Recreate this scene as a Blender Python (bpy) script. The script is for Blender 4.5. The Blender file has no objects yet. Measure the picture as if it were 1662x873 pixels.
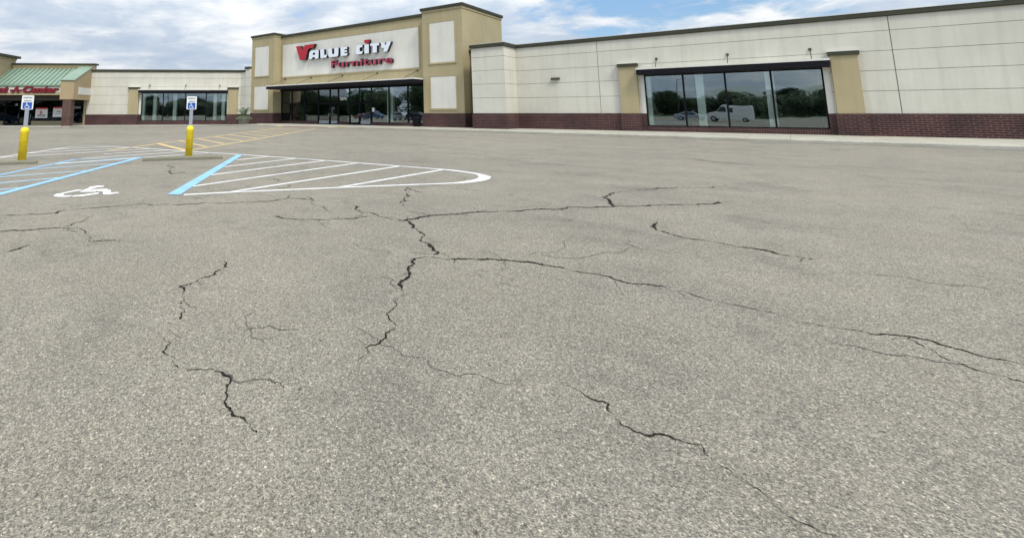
import bpy, bmesh, math, random
from mathutils import Vector, Matrix
random.seed(7)
R = math.radians
C = bpy.context.scene.collection
SC = bpy.context.scene

# ------------------------------------------------------------------ camera
YAW, PITCH, ROLL = 0.71783530, 0.14014515, -0.00165716
fw = Vector((-math.sin(YAW)*math.cos(PITCH), math.cos(YAW)*math.cos(PITCH), math.sin(PITCH)))
r0 = Vector((math.cos(YAW), math.sin(YAW), 0)); u0 = r0.cross(fw)
cr, sr = math.cos(ROLL), math.sin(ROLL)
rv = r0*cr + u0*sr; uv = u0*cr - r0*sr
cam = bpy.data.cameras.new('camera'); co = bpy.data.objects.new('camera', cam); C.objects.link(co)
M = Matrix((rv, uv, -fw)).transposed().to_4x4(); M.translation = Vector((0, 0, 1.55))
co.matrix_world = M
cam.sensor_width = 36; cam.lens = 36*798.86/1662
cam.shift_x = (831-572.79)/1662; cam.shift_y = -(436.5-68.76)/1662
cam.clip_start = .05; cam.clip_end = 4000
SC.camera = co

# ------------------------------------------------------------------ light
SUN_EL, SUN_AZ = 52, 118          # azimuth of the sun, degrees clockwise from +Y
w = bpy.data.worlds.new('World'); SC.world = w; w.use_nodes = True
nt = w.node_tree; N = nt.nodes; Lk = nt.links; N.clear()
def wn(t, **k):
    n = N.new(t)
    for a, b in k.items(): setattr(n, a, b)
    return n
out = wn('ShaderNodeOutputWorld'); bg = wn('ShaderNodeBackground'); bg.inputs[1].default_value = .1
sky = wn('ShaderNodeTexSky', sky_type='NISHITA', sun_disc=False, sun_elevation=R(SUN_EL), sun_rotation=R(SUN_AZ))
sky.air_density = 1.0; sky.dust_density = 1.2; sky.ozone_density = 2.0
tc = wn('ShaderNodeTexCoord'); sep = wn('ShaderNodeSeparateXYZ'); Lk.new(tc.outputs['Generated'], sep.inputs[0])
def wm(op, a, b=None, c=None, clamp=False):
    n = wn('ShaderNodeMath', operation=op, use_clamp=clamp)
    for i, v in enumerate((a, b, c)):
        if v is None: continue
        if isinstance(v, (int, float)): n.inputs[i].default_value = v
        else: Lk.new(v, n.inputs[i])
    return n.outputs[0]
zz = wm('ADD', wm('MAXIMUM', sep.outputs[2], 0.0), .16)
px = wm('DIVIDE', sep.outputs[0], zz); py = wm('DIVIDE', sep.outputs[1], zz)
cmb = wn('ShaderNodeCombineXYZ'); Lk.new(px, cmb.inputs[0]); Lk.new(py, cmb.inputs[1])
def wnoise(scale, det, rough, off, dist=0.0):
    m = wn('ShaderNodeMapping'); m.inputs['Location'].default_value = off; Lk.new(cmb.outputs[0], m.inputs[0])
    n = wn('ShaderNodeTexNoise'); n.inputs['Scale'].default_value = scale; n.inputs['Detail'].default_value = det
    n.inputs['Roughness'].default_value = rough; n.inputs['Distortion'].default_value = dist
    Lk.new(m.outputs[0], n.inputs[0]); return n.outputs[0]
def wramp(v, pts):
    n = wn('ShaderNodeValToRGB'); e = n.color_ramp.elements
    while len(e) < len(pts): e.new(.5)
    for el, (p, c) in zip(e, pts):
        el.position = p; el.color = c if len(c) == 4 else (*c, 1)
    Lk.new(v, n.inputs[0]); return n.outputs[0]
n_cov = wnoise(.85, 8, .6, (3.1, 1.7, 0), .25)
n_shade = wnoise(.9, 7, .6, (11.3, 4.2, 0), .5)
n_det = wnoise(2.6, 9, .6, (1.0, 9.0, 0), .35)
# the sky opens up towards the right of the store
clear = wm('SMOOTH_MIN', wm('MULTIPLY', wm('ADD', wm('MULTIPLY', sep.outputs[0], 1.0), .62), .24), .066, .02)
clear = wm('MAXIMUM', clear, -.06)
cov = wm('SUBTRACT', wm('ADD', wm('MULTIPLY', n_cov, .6), wm('MULTIPLY', n_det, .4)), clear)
fac = wramp(cov, [(.365, (0, 0, 0)), (.44, (1, 1, 1))])
sh = wm('ADD', wm('MULTIPLY', n_shade, .62), wm('MULTIPLY', n_det, .38))
ccol = wramp(sh, [(.38, (4.7, 5.7, 7.2)), (.46, (5.5, 6.4, 7.6)), (.52, (7.1, 7.7, 8.5)), (.59, (9.0, 9.3, 9.6))])
skm = wn('ShaderNodeMixRGB', blend_type='MULTIPLY'); skm.inputs[0].default_value = 1
Lk.new(sky.outputs[0], skm.inputs[1]); skm.inputs[2].default_value = (1.15, 1.3, 1.42, 1)
mx = wn('ShaderNodeMixRGB'); Lk.new(fac, mx.inputs[0]); Lk.new(skm.outputs[0], mx.inputs[1]); Lk.new(ccol, mx.inputs[2])
zb = wm('ADD', wm('MULTIPLY', wm('POWER', wm('MAXIMUM', sep.outputs[2], 0.0), 1.3), 1.9), .92)   # overcast sky is brightest overhead
zm = wn('ShaderNodeMixRGB', blend_type='MULTIPLY'); zm.inputs[0].default_value = 1; Lk.new(mx.outputs[0], zm.inputs[1]); zc = wn('ShaderNodeCombineColor')
for i_, k_ in enumerate((1.04, 1.0, .93)): Lk.new(wm('ADD', wm('MULTIPLY', wm('SUBTRACT', zb, .92), k_), .92), zc.inputs[i_])
Lk.new(zc.outputs[0], zm.inputs[2])
Lk.new(zm.outputs[0], bg.inputs[0]); Lk.new(bg.outputs[0], out.inputs[0])
sl = bpy.data.lights.new('sun', 'SUN'); sl.energy = 2.3; sl.angle = R(12); sl.color = (1, .93, .82)
so = bpy.data.objects.new('sun', sl); C.objects.link(so)
az = R(SUN_AZ); sd = Vector((math.sin(az)*math.cos(R(SUN_EL)), math.cos(az)*math.cos(R(SUN_EL)), math.sin(R(SUN_EL))))
so.rotation_euler = sd.to_track_quat('Z', 'Y').to_euler()
SC.view_settings.view_transform = 'Standard'; SC.view_settings.look = 'None'
SC.view_settings.exposure = 0.0; SC.view_settings.gamma = 1
SC.render.engine = 'CYCLES'

# ------------------------------------------------------------------ materials
def mat(name):
    m = bpy.data.materials.new(name); m.use_nodes = True
    return m, m.node_tree.nodes, m.node_tree.links, m.node_tree.nodes['Principled BSDF']
def noise(nd, lk, co, scale, det=4, rough=.55, sc3=None):
    mp = nd.new('ShaderNodeMapping')
    if sc3: mp.inputs['Scale'].default_value = sc3
    lk.new(co, mp.inputs[0])
    n = nd.new('ShaderNodeTexNoise'); n.inputs['Scale'].default_value = scale
    n.inputs['Detail'].default_value = det; n.inputs['Roughness'].default_value = rough
    lk.new(mp.outputs[0], n.inputs[0]); return n.outputs[0]
def ramp(nd, lk, v, pts):
    n = nd.new('ShaderNodeValToRGB'); e = n.color_ramp.elements
    while len(e) < len(pts): e.new(.5)
    for el, (p, c) in zip(e, pts): el.position = p; el.color = (*c, 1)
    lk.new(v, n.inputs[0]); return n.outputs[0]
def mul(nd, lk, a, b, f=1, mode='MULTIPLY'):
    n = nd.new('ShaderNodeMixRGB'); n.blend_type = mode
    if isinstance(f, (int, float)): n.inputs[0].default_value = f
    else: lk.new(f, n.inputs[0])
    for i, v in ((1, a), (2, b)):
        if isinstance(v, tuple): n.inputs[i].default_value = (*v, 1)
        else: lk.new(v, n.inputs[i])
    return n.outputs[0]
def bump(nd, lk, b, h, st, dist=.01):
    n = nd.new('ShaderNodeBump'); n.inputs['Strength'].default_value = st; n.inputs['Distance'].default_value = dist
    lk.new(h, n.inputs['Height']); lk.new(n.outputs[0], b.inputs['Normal'])
def simple(name, col, rough=.6, metal=0, var=.12, scale=3, bs=0, spec=None):
    m, nd, lk, b = mat(name); tc = nd.new('ShaderNodeTexCoord')
    n = noise(nd, lk, tc.outputs['Object'], scale, 6)
    c = mul(nd, lk, col, ramp(nd, lk, n, [(.3, (1-var,)*3), (.7, (1+var*.5,)*3)]))
    lk.new(c, b.inputs['Base Color']); b.inputs['Roughness'].default_value = rough; b.inputs['Metallic'].default_value = metal
    if spec is not None: b.inputs['Specular IOR Level'].default_value = spec
    if bs: bump(nd, lk, b, noise(nd, lk, tc.outputs['Object'], scale*20, 3), bs)
    return m
def stucco(name, col, streak=.18):
    m, nd, lk, b = mat(name); tc = nd.new('ShaderNodeTexCoord'); o = tc.outputs['Object']
    big = noise(nd, lk, o, .45, 6, .6); st = noise(nd, lk, o, 1.0, 6, .65, (2.6, 2.6, .16)); fine = noise(nd, lk, o, 45, 3, .7)
    c = mul(nd, lk, col, ramp(nd, lk, big, [(.3, (.90, .90, .89)), (.7, (1.03, 1.03, 1.03))]))
    c = mul(nd, lk, c, ramp(nd, lk, st, [(.30, (1-streak, 1-streak, 1-streak*1.05)), (.56, (1, 1, 1))]))
    c = mul(nd, lk, c, ramp(nd, lk, fine, [(.3, (.93,)*3), (.7, (1.04,)*3)]))
    lk.new(c, b.inputs['Base Color']); b.inputs['Roughness'].default_value = .92
    b.inputs['Specular IOR Level'].default_value = .2
    bump(nd, lk, b, fine, .35, .006); return m
def brick(name, soldier=False, c1=(.055, .017, .015), c2=(.030, .010, .010), mortar=(.15, .095, .09)):
    m, nd, lk, b = mat(name); tc = nd.new('ShaderNodeTexCoord')
    s = nd.new('ShaderNodeSeparateXYZ'); lk.new(tc.outputs['Object'], s.inputs[0])
    a = nd.new('ShaderNodeMath'); a.operation = 'ADD'; lk.new(s.outputs[0], a.inputs[0]); lk.new(s.outputs[1], a.inputs[1])
    cb = nd.new('ShaderNodeCombineXYZ')
    lk.new(a.outputs[0], cb.inputs[1 if soldier else 0]); lk.new(s.outputs[2], cb.inputs[0 if soldier else 1])
    br = nd.new('ShaderNodeTexBrick'); lk.new(cb.outputs[0], br.inputs['Vector'])
    br.inputs['Scale'].default_value = 1; br.inputs['Brick Width'].default_value = .36; br.inputs['Row Height'].default_value = .12
    br.inputs['Mortar Size'].default_value = .013; br.inputs['Mortar Smooth'].default_value = .3; br.inputs['Bias'].default_value = -.1
    br.inputs['Color1'].default_value = (*c1, 1); br.inputs['Color2'].default_value = (*c2, 1); br.inputs['Mortar'].default_value = (*mortar, 1)
    if soldier: br.offset = 0; br.inputs['Brick Width'].default_value = .34
    n = noise(nd, lk, tc.outputs['Object'], .8, 6); f = noise(nd, lk, tc.outputs['Object'], 9, 4)
    c = mul(nd, lk, br.outputs[0], ramp(nd, lk, n, [(.3, (.6,)*3), (.68, (1.25,)*3)]))
    c = mul(nd, lk, c, ramp(nd, lk, f, [(.3, (.8,)*3), (.7, (1.2,)*3)]))
    lk.new(c, b.inputs['Base Color']); b.inputs['Roughness'].default_value = .8
    inv = nd.new('ShaderNodeMath'); inv.operation = 'SUBTRACT'; inv.inputs[0].default_value = 1; lk.new(br.outputs['Fac'], inv.inputs[1])
    bump(nd, lk, b, inv.outputs[0], .6, .01); return m
def asphalt():
    m, nd, lk, b = mat('asphalt'); tc = nd.new('ShaderNodeTexCoord'); o = tc.outputs['Object']
    big = noise(nd, lk, o, .11, 7, .6); mid = noise(nd, lk, o, 1.1, 6, .65); drv = noise(nd, lk, o, .35, 5, .6, (.35, 2.2, 1))
    c = mul(nd, lk, (.243, .223, .182), ramp(nd, lk, big, [(.3, (.86, .86, .87)), (.7, (1.10, 1.09, 1.07))]))
    c = mul(nd, lk, c, ramp(nd, lk, mid, [(.28, (.88,)*3), (.72, (1.07,)*3)]))
    c = mul(nd, lk, c, ramp(nd, lk, drv, [(.3, (.93,)*3), (.7, (1.04,)*3)]))
    # exposed aggregate: light and dark stones in a bleached binder
    v = nd.new('ShaderNodeTexVoronoi'); v.inputs['Scale'].default_value = 165; lk.new(o, v.inputs[0])
    sx = nd.new('ShaderNodeSeparateColor'); lk.new(v.outputs['Color'], sx.inputs[0])
    c = mul(nd, lk, c, ramp(nd, lk, sx.outputs[0], [(0, (.42,)*3), (.25, (.76,)*3), (.58, (1.0,)*3), (.84, (1.26, 1.25, 1.20)), (.97, (1.6, 1.58, 1.5)), (1, (2.3, 2.25, 2.1))]))
    v2 = nd.new('ShaderNodeTexVoronoi'); v2.inputs['Scale'].default_value = 80; lk.new(o, v2.inputs[0])
    s2 = nd.new('ShaderNodeSeparateColor'); lk.new(v2.outputs['Color'], s2.inputs[0])
    c = mul(nd, lk, c, ramp(nd, lk, s2.outputs[1], [(0, (.66,)*3), (.3, (.95,)*3), (.8, (1.03,)*3), (1, (1.4,)*3)]))
    # hairline crazing and a few oil spots
    vc = nd.new('ShaderNodeTexVoronoi'); vc.feature = 'DISTANCE_TO_EDGE'; vc.inputs['Scale'].default_value = .33
    mp = nd.new('ShaderNodeVectorMath'); mp.operation = 'ADD'; lk.new(o, mp.inputs[0])
    nn = nd.new('ShaderNodeTexNoise'); nn.inputs['Scale'].default_value = 1.3; nn.inputs['Detail'].default_value = 6; lk.new(o, nn.inputs[0])
    sc = nd.new('ShaderNodeVectorMath'); sc.operation = 'SCALE'; sc.inputs['Scale'].default_value = 1.6; lk.new(nn.outputs['Color'], sc.inputs[0])
    lk.new(sc.outputs[0], mp.inputs[1]); lk.new(mp.outputs[0], vc.inputs[0])
    gate = noise(nd, lk, o, .5, 3)
    line = ramp(nd, lk, vc.outputs[0], [(0, (.55,)*3), (.006, (1,)*3)])
    g = ramp(nd, lk, gate, [(.50, (0,)*3), (.60, (.8,)*3)])
    c = mul(nd, lk, c, line, g)
    # ravelled patches where the binder has worn away, old drip stains, tyre polish along the lane
    rav = noise(nd, lk, o, .62, 8, .72)
    c = mul(nd, lk, c, ramp(nd, lk, rav, [(.36, (.80, .80, .81)), (.46, (1,)*3), (.62, (1.03, 1.02, 1.0)), (.70, (1.12, 1.10, 1.06))]))
    pit = nd.new('ShaderNodeTexVoronoi'); pit.inputs['Scale'].default_value = 4.2; pit.inputs['Randomness'].default_value = 1; lk.new(o, pit.inputs[0])
    c = mul(nd, lk, c, ramp(nd, lk, pit.outputs['Distance'], [(.035, (.50, .49, .48)), (.075, (1,)*3)]))
    oil = noise(nd, lk, o, 1.9, 3, .5)
    c = mul(nd, lk, c, ramp(nd, lk, oil, [(.245, (.62,)*3), (.29, (1,)*3)]))
    lk.new(c, b.inputs['Base Color']); b.inputs['Roughness'].default_value = .93; b.inputs['Specular IOR Level'].default_value = .25
    h = nd.new('ShaderNodeMath'); h.operation = 'SUBTRACT'; h.inputs[0].default_value = .5; lk.new(v.outputs['Distance'], h.inputs[1])
    bump(nd, lk, b, h.outputs[0], .35, .006); return m
def paint(name, col, wear=.5, lo=.36):
    m, nd, lk, b = mat(name); tc = nd.new('ShaderNodeTexCoord'); o = tc.outputs['Object']
    v = nd.new('ShaderNodeTexVoronoi'); v.inputs['Scale'].default_value = 95; lk.new(o, v.inputs[0])
    sx = nd.new('ShaderNodeSeparateColor'); lk.new(v.outputs['Color'], sx.inputs[0])
    p = noise(nd, lk, o, 2.2, 8, .7)
    a = nd.new('ShaderNodeMath'); a.operation = 'ADD'; lk.new(p, a.inputs[0])
    s = nd.new('ShaderNodeMath'); s.operation = 'MULTIPLY'; s.inputs[1].default_value = .22; lk.new(sx.outputs[1], s.inputs[0]); lk.new(s.outputs[0], a.inputs[1])
    f = ramp(nd, lk, a.outputs[0], [(lo, (wear,)*3), (lo+.13, (0,)*3)])
    c = mul(nd, lk, col, (.20, .19, .17), f, 'MIX')
    c = mul(nd, lk, c, ramp(nd, lk, sx.outputs[0], [(0, (.84,)*3), (.5, (1,)*3)]))
    lk.new(c, b.inputs['Base Color']); b.inputs['Roughness'].default_value = .75
    h = nd.new('ShaderNodeMath'); h.operation = 'SUBTRACT'; h.inputs[0].default_value = .5; lk.new(v.outputs['Distance'], h.inputs[1])
    bump(nd, lk, b, h.outputs[0], .25, .005); return m
def concrete(name, col, joints=False):
    m, nd, lk, b = mat(name); tc = nd.new('ShaderNodeTexCoord'); o = tc.outputs['Object']
    n = noise(nd, lk, o, .7, 8, .65); f = noise(nd, lk, o, 30, 4, .7)
    c = mul(nd, lk, col, ramp(nd, lk, n, [(.3, (.78, .77, .75)), (.7, (1.08, 1.08, 1.07))]))
    c = mul(nd, lk, c, ramp(nd, lk, f, [(.3, (.86,)*3), (.7, (1.08,)*3)]))
    if joints:
        br = nd.new('ShaderNodeTexBrick'); br.offset = 0; lk.new(o, br.inputs['Vector'])
        br.inputs['Scale'].default_value = 1; br.inputs['Brick Width'].default_value = 1.8; br.inputs['Row Height'].default_value = 1.8
        br.inputs['Mortar Size'].default_value = .012
        br.inputs['Color1'].default_value = (1, 1, 1, 1); br.inputs['Color2'].default_value = (.93, .93, .92, 1); br.inputs['Mortar'].default_value = (.5, .48, .45, 1)
        c = mul(nd, lk, c, br.outputs[0])
    lk.new(c, b.inputs['Base Color']); b.inputs['Roughness'].default_value = .9
    bump(nd, lk, b, f, .3, .006); return m
def glass(name, tint=(.42, .52, .54), refl=.30):
    m = bpy.data.materials.new(name); m.use_nodes = True; nd = m.node_tree.nodes; lk = m.node_tree.links; nd.clear()
    o = nd.new('ShaderNodeOutputMaterial'); t = nd.new('ShaderNodeBsdfTransparent'); t.inputs[0].default_value = (*tint, 1)
    g = nd.new('ShaderNodeBsdfGlossy'); g.inputs['Roughness'].default_value = .0; g.inputs[0].default_value = (.86, .96, 1, 1)
    tc = nd.new('ShaderNodeTexCoord'); n = nd.new('ShaderNodeTexNoise'); n.inputs['Scale'].default_value = .7; n.inputs['Detail'].default_value = 1
    lk.new(tc.outputs['Object'], n.inputs[0])
    bm_ = nd.new('ShaderNodeBump'); bm_.inputs['Strength'].default_value = .12; bm_.inputs['Distance'].default_value = .02
    lk.new(n.outputs[0], bm_.inputs['Height']); lk.new(bm_.outputs[0], g.inputs['Normal'])
    f = nd.new('ShaderNodeFresnel'); f.inputs[0].default_value = 1.5
    a = nd.new('ShaderNodeMath'); a.operation = 'ADD'; a.use_clamp = True; a.inputs[1].default_value = refl; lk.new(f.outputs[0], a.inputs[0])
    x = nd.new('ShaderNodeMixShader'); lk.new(a.outputs[0], x.inputs[0]); lk.new(t.outputs[0], x.inputs[1]); lk.new(g.outputs[0], x.inputs[2])
    lk.new(x.outputs[0], o.inputs[0]); return m
MT = dict(
    asphalt=asphalt(), tan=stucco('tan_stucco', (.42, .36, .22), .08), cream=stucco('cream_stucco', (.63, .615, .54), .10), panel=stucco('panel_stucco', (.70, .69, .635), .06),
    tan2=stucco('beige_stucco', (.42, .33, .20), .08), groove=simple('groove_grey', (.20, .19, .165), .9),
    trim=simple('olive_metal', (.052, .055, .038), .6, 0, .15, 1.2, 0, .2), trimlight=simple('pale_metal_edge', (.55, .55, .50), .5),
    brick=brick('brick'), soldier=brick('soldier_brick', True), brickpale=brick('sill_brick', False, (.075, .024, .021), (.05, .017, .016)),
    pierbrick=brick('pier_brick', False, (.11, .055, .042), (.08, .04, .032)),
    dark=simple('black_metal', (.008, .008, .012), .65, 0, .2, 4, 0, .15), frame=simple('black_frame', (.006, .008, .010), .6, 0, .1, 3, 0, .15),
    glass=glass('glass', (.95, .99, .97), .14), glass2=glass('dark_glass', (.30, .34, .35), .02), column=simple('column_white', (.90, .92, .88), .7, 0, .03),
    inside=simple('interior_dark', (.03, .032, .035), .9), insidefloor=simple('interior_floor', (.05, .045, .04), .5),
    white=paint('white_paint', (.80, .80, .78), .55, .44), blue=paint('blue_paint', (.24, .49, .74), .55, .46), bluethin=paint('pale_blue_paint', (.40, .66, .84), .5, .40),
    yellow=paint('yellow_paint', (.72, .50, .17), .5, .42), crack=simple('crack_dark', (.026, .024, .020), .98, 0, .75, 45, 0, .05),
    seam=simple('crack_pale', (.085, .08, .07), .95, 0, .4, 6), curbshade=simple('curb_shade', (.085, .08, .07), .95, 0, .4, 6),  # the second is shade painted along the gutter
    concrete=concrete('sidewalk_concrete', (.42, .40, .33), True), curb=concrete('curb_concrete', (.40, .385, .33)), stop=concrete('wheel_stop_concrete', (.215, .205, .15)),
    bollard=simple('yellow_plastic', (.90, .68, .02), .55, 0, .22, 5), steel=simple('galvanised_steel', (.36, .40, .45), .45, .25, .1, 9),
    signwhite=simple('sign_white', (.80, .82, .80), .4, 0, .04), signblue=simple('sign_blue', (.012, .085, .42), .4, 0, .05), numeral=simple('numeral_white', (.92, .92, .90), .6, 0, .02), signgreen=simple('sign_text', (.05, .10, .13), .5), black=simple('black_paint', (.015,)*3, .5),
    red=simple('sign_red', (.42, .006, .020), .35, 0, .08), pinkred=simple('sign_pink_red', (.36, .035, .075), .4, 0, .1), letterwhite=simple('letter_white', (.74, .79, .88), .45, 0, .04), side=simple('letter_side', (.010, .012, .017), .5),
    darkred=simple('dark_red_letter', (.17, .002, .010), .4, 0, .1), redside=simple('dark_red_side', (.03, .002, .005), .5),
    roofgreen=simple('green_roof_metal', (.205, .290, .215), .6, 0, .14, .9), greendark=simple('green_seam', (.07, .15, .095), .5), greentrim=simple('green_gutter', (.17, .27, .17), .5),
    pot=simple('planter_concrete', (.17, .16, .125), .85, 0, .2, 3, .2), soil=simple('soil', (.035, .028, .02), 1), leaf=simple('palm_green', (.055, .125, .035), .6, 0, .4, 3), sage=simple('sage_leaf', (.20, .25, .15), .7, 0, .3, 6),
    brownbeam=simple('brown_beam', (.055, .040, .032), .7), yellowpaintcurb=paint('yellow_curb', (.66, .46, .07), .85, .48), domes=simple('warning_red', (.20, .065, .05), .8),
    paper=simple('poster_paper', (.86, .87, .88), .6, 0, .05), postered=simple('poster_red', (.60, .03, .03), .5), grey=simple('grey_sign', (.22, .24, .25), .5),
    bark=simple('bark', (.09, .07, .05), .9, 0, .3, 5), sill=concrete('tan_sill', (.36, .32, .21)), post=simple('lamp_pole', (.05, .05, .05), .5),
)
def leafmat(nm, c1, c2):
    m, nd, lk, b = mat(nm); tc = nd.new('ShaderNodeTexCoord')
    n = noise(nd, lk, tc.outputs['Object'], 1.1, 4)
    lk.new(ramp(nd, lk, n, [(.35, c1), (.65, c2)]), b.inputs['Base Color']); b.inputs['Roughness'].default_value = .7
    return m
MT['grassy'] = leafmat('grass_green', (.05, .09, .025), (.08, .12, .035))
MT['leaves'] = leafmat('tree_leaves', (.025, .05, .018), (.06, .10, .03))

# ------------------------------------------------------------------ mesh helpers
def link(name, me, mats, parent=None, rot=0):
    o = bpy.data.objects.new(name, me); C.objects.link(o)
    for m in (mats if isinstance(mats, (list, tuple)) else [mats]): me.materials.append(MT[m])
    if parent: o.parent = parent
    if rot: o.rotation_euler.z = rot
    return o
class MB:
    def __init__(s): s.v = []; s.f = []; s.m = []; s.sm = []
    def add(s, vs, fs, mi=0, smooth=False):
        k = len(s.v); s.v += [tuple(p) for p in vs]
        for f in fs: s.f.append([k+i for i in f]); s.m.append(mi); s.sm.append(smooth)
        return s
    def box(s, x0, x1, y0, y1, z0, z1, mi=0):
        vs = [(x0,y0,z0),(x1,y0,z0),(x1,y1,z0),(x0,y1,z0),(x0,y0,z1),(x1,y0,z1),(x1,y1,z1),(x0,y1,z1)]
        return s.add(vs, [(0,3,2,1),(4,5,6,7),(0,1,5,4),(1,2,6,5),(2,3,7,6),(3,0,4,7)], mi)
    def tube(s, p, q, r, r2=None, n=10, mi=0):
        p, q = Vector(p), Vector(q); r2 = r if r2 is None else r2; d = (q-p).normalized()
        a = d.orthogonal().normalized(); b = d.cross(a); vs = []
        for c, rr in ((p, r), (q, r2)):
            for i in range(n):
                t = 2*math.pi*i/n; vs.append(c + a*math.cos(t)*rr + b*math.sin(t)*rr)
        k = len(s.v); s.v += [tuple(x) for x in vs]
        for i in range(n): j = (i+1) % n; s.f.append([k+i, k+j, k+n+j, k+n+i]); s.m.append(mi); s.sm.append(True)
        s.f.append([k+i for i in range(n)][::-1]); s.m.append(mi); s.sm.append(False)
        s.f.append([k+n+i for i in range(n)]); s.m.append(mi); s.sm.append(False)
        return s
    def lathe(s, c, prof, n=28, mi=0):
        k = len(s.v)
        for r, z in prof:
            for i in range(n):
                t = 2*math.pi*i/n; s.v.append((c[0]+r*math.cos(t), c[1]+r*math.sin(t), c[2]+z))
        for a in range(len(prof)-1):
            for i in range(n):
                j = (i+1) % n; s.f.append([k+a*n+i, k+a*n+j, k+(a+1)*n+j, k+(a+1)*n+i]); s.m.append(mi); s.sm.append(True)
        s.f.append([k+i for i in range(n)][::-1]); s.m.append(mi); s.sm.append(False)
        s.f.append([k+(len(prof)-1)*n+i for i in range(n)]); s.m.append(mi); s.sm.append(False)
        return s
    def prism(s, poly, fn, d0, d1, mf=0, ms=0):
        """poly in 2D, fn(a,b,d)->3D; front face at d0, back at d1"""
        n = len(poly); k = len(s.v)
        s.v += [tuple(fn(a, b, d0)) for a, b in poly] + [tuple(fn(a, b, d1)) for a, b in poly]
        s.f.append([k+i for i in range(n)]); s.m.append(mf); s.sm.append(False)
        s.f.append([k+n+i for i in range(n)][::-1]); s.m.append(ms); s.sm.append(False)
        for i in range(n):
            j = (i+1) % n; s.f.append([k+i, k+j, k+n+j, k+n+i]); s.m.append(ms); s.sm.append(False)
        return s
    def build(s, name, mats, parent=None, rot=0, bevel=0):
        me = bpy.data.meshes.new(name); me.from_pydata(s.v, [], s.f)
        for p, mi, sm in zip(me.polygons, s.m, s.sm): p.material_index = mi; p.use_smooth = sm
        bm = bmesh.new(); bm.from_mesh(me); bmesh.ops.recalc_face_normals(bm, faces=bm.faces); bm.to_mesh(me); bm.free()
        o = link(name, me, mats, parent, rot)
        if bevel:
            b = o.modifiers.new('bevel', 'BEVEL'); b.width = bevel; b.segments = 2; b.limit_method = 'ANGLE'
        return o
def bx(name, m, a, parent=None, rot=0, bevel=0): return MB().box(*a).build(name, m, parent, rot, bevel)
def empty(name, loc=(0, 0, 0), rz=0):
    o = bpy.data.objects.new(name, None); o.location = loc; o.rotation_euler.z = rz; C.objects.link(o); return o
def tag(o, label, cat, group=None):
    o['label'] = label; o['category'] = cat
    if group: o['group'] = group
    return o
def struct(o): o['kind'] = 'structure'; return o
def text_mesh(txt, size, extrude, bold=0, shear=0, width=None, space=1.0, res=4):
    cu = bpy.data.curves.new('t', 'FONT'); cu.body = txt; cu.size = size; cu.extrude = extrude; cu.offset = bold; cu.shear = shear
    cu.space_character = space; cu.resolution_u = res
    o = bpy.data.objects.new('t', cu); C.objects.link(o); dg = bpy.context.evaluated_depsgraph_get(); dg.update()
    me = bpy.data.meshes.new_from_object(o.evaluated_get(dg)); bpy.data.objects.remove(o); bpy.data.curves.remove(cu)
    xs = [v.co.x for v in me.vertices]; ys = [v.co.y for v in me.vertices]
    x0, x1, y0 = min(xs), max(xs), 0
    sx = (width/(x1-x0)) if width else 1
    for v in me.vertices: v.co.x = (v.co.x-x0)*sx
    return me
def place_text(name, txt, size, extrude, origin, right, up, mats, parent=None, **k):
    """origin = lower left of the text's face plane; text faces right x up"""
    me = text_mesh(txt, size, extrude, **k); r, u = Vector(right).normalized(), Vector(up).normalized(); n = r.cross(u)
    o = Vector(origin)
    for v in me.vertices: v.co = o + r*v.co.x + u*v.co.y + n*v.co.z
    for p in me.polygons:
        p.use_smooth = False
        if len(mats) > 1: p.material_index = 0 if p.normal.dot(n) > .7 else 1
    me.update()
    for p in me.polygons:
        if len(mats) > 1: p.material_index = 0 if p.normal.dot(n) > .7 else 1
    return link(name, me, mats, parent)

# ------------------------------------------------------------------ ground
def H(x, y=0):
    t = min(1, max(0, (-x-46)/11)); return -.24*t*t*(3-2*t)
xs = [-1600, -700, -300, -150, -100, -75] + [-60 + i*.5 for i in range(30)] + [-45, -40, -30, -20, -10, 0, 10, 25, 60, 150, 400, 1000, 1600]
ys = [-1600, -500, -150, -60, -20, -5, 5, 15, 25, 35, 45, 60, 100, 300, 900, 1600]
g = MB(); g.v = [(x, y, H(x)) for y in ys for x in xs]; nx = len(xs)
for j in range(len(ys)-1):
    for i in range(nx-1): g.f.append([j*nx+i, j*nx+i+1, (j+1)*nx+i+1, (j+1)*nx+i]); g.m.append(0); g.sm.append(False)
lot = struct(g.build('parking_lot', 'asphalt'))

def resample(pts, step):
    o = [Vector(pts[0])]
    for a, b in zip(pts, pts[1:]):
        a, b = Vector(a), Vector(b); n = max(1, int((b-a).length/step))
        for i in range(1, n+1): o.append(a.lerp(b, i/n))
    return o
def ribbon(mb, pts, wd, z=.004, jit=0, taper=False, step=None, vary=0):
    P = resample([(p[0], p[1]) for p in pts], step) if step else [Vector((p[0], p[1])) for p in pts]
    if jit: P = [P[0]] + [p + Vector((random.uniform(-jit, jit), random.uniform(-jit, jit))) for p in P[1:-1]] + [P[-1]]
    k = len(mb.v); n = len(P)
    for i, p in enumerate(P):
        a = P[max(0, i-1)]; b = P[min(n-1, i+1)]; d = (b-a).normalized(); q = Vector((-d.y, d.x))
        w = wd/2*(1+random.uniform(-vary, vary))
        if taper: w *= min(1, .25+min(i, n-1-i)*.25)
        mb.v.append((p.x+q.x*w, p.y+q.y*w, H(p.x)+z)); mb.v.append((p.x-q.x*w, p.y-q.y*w, H(p.x)+z))
    for i in range(n-1): mb.f.append([k+2*i, k+2*i+1, k+2*i+3, k+2*i+2]); mb.m.append(0); mb.sm.append(False)
def poly(mb, pts, z):
    k = len(mb.v); mb.v += [(x, y, H(x)+z) for x, y in pts]; mb.f.append([k+i for i in range(len(pts))]); mb.m.append(0); mb.sm.append(False)

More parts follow.
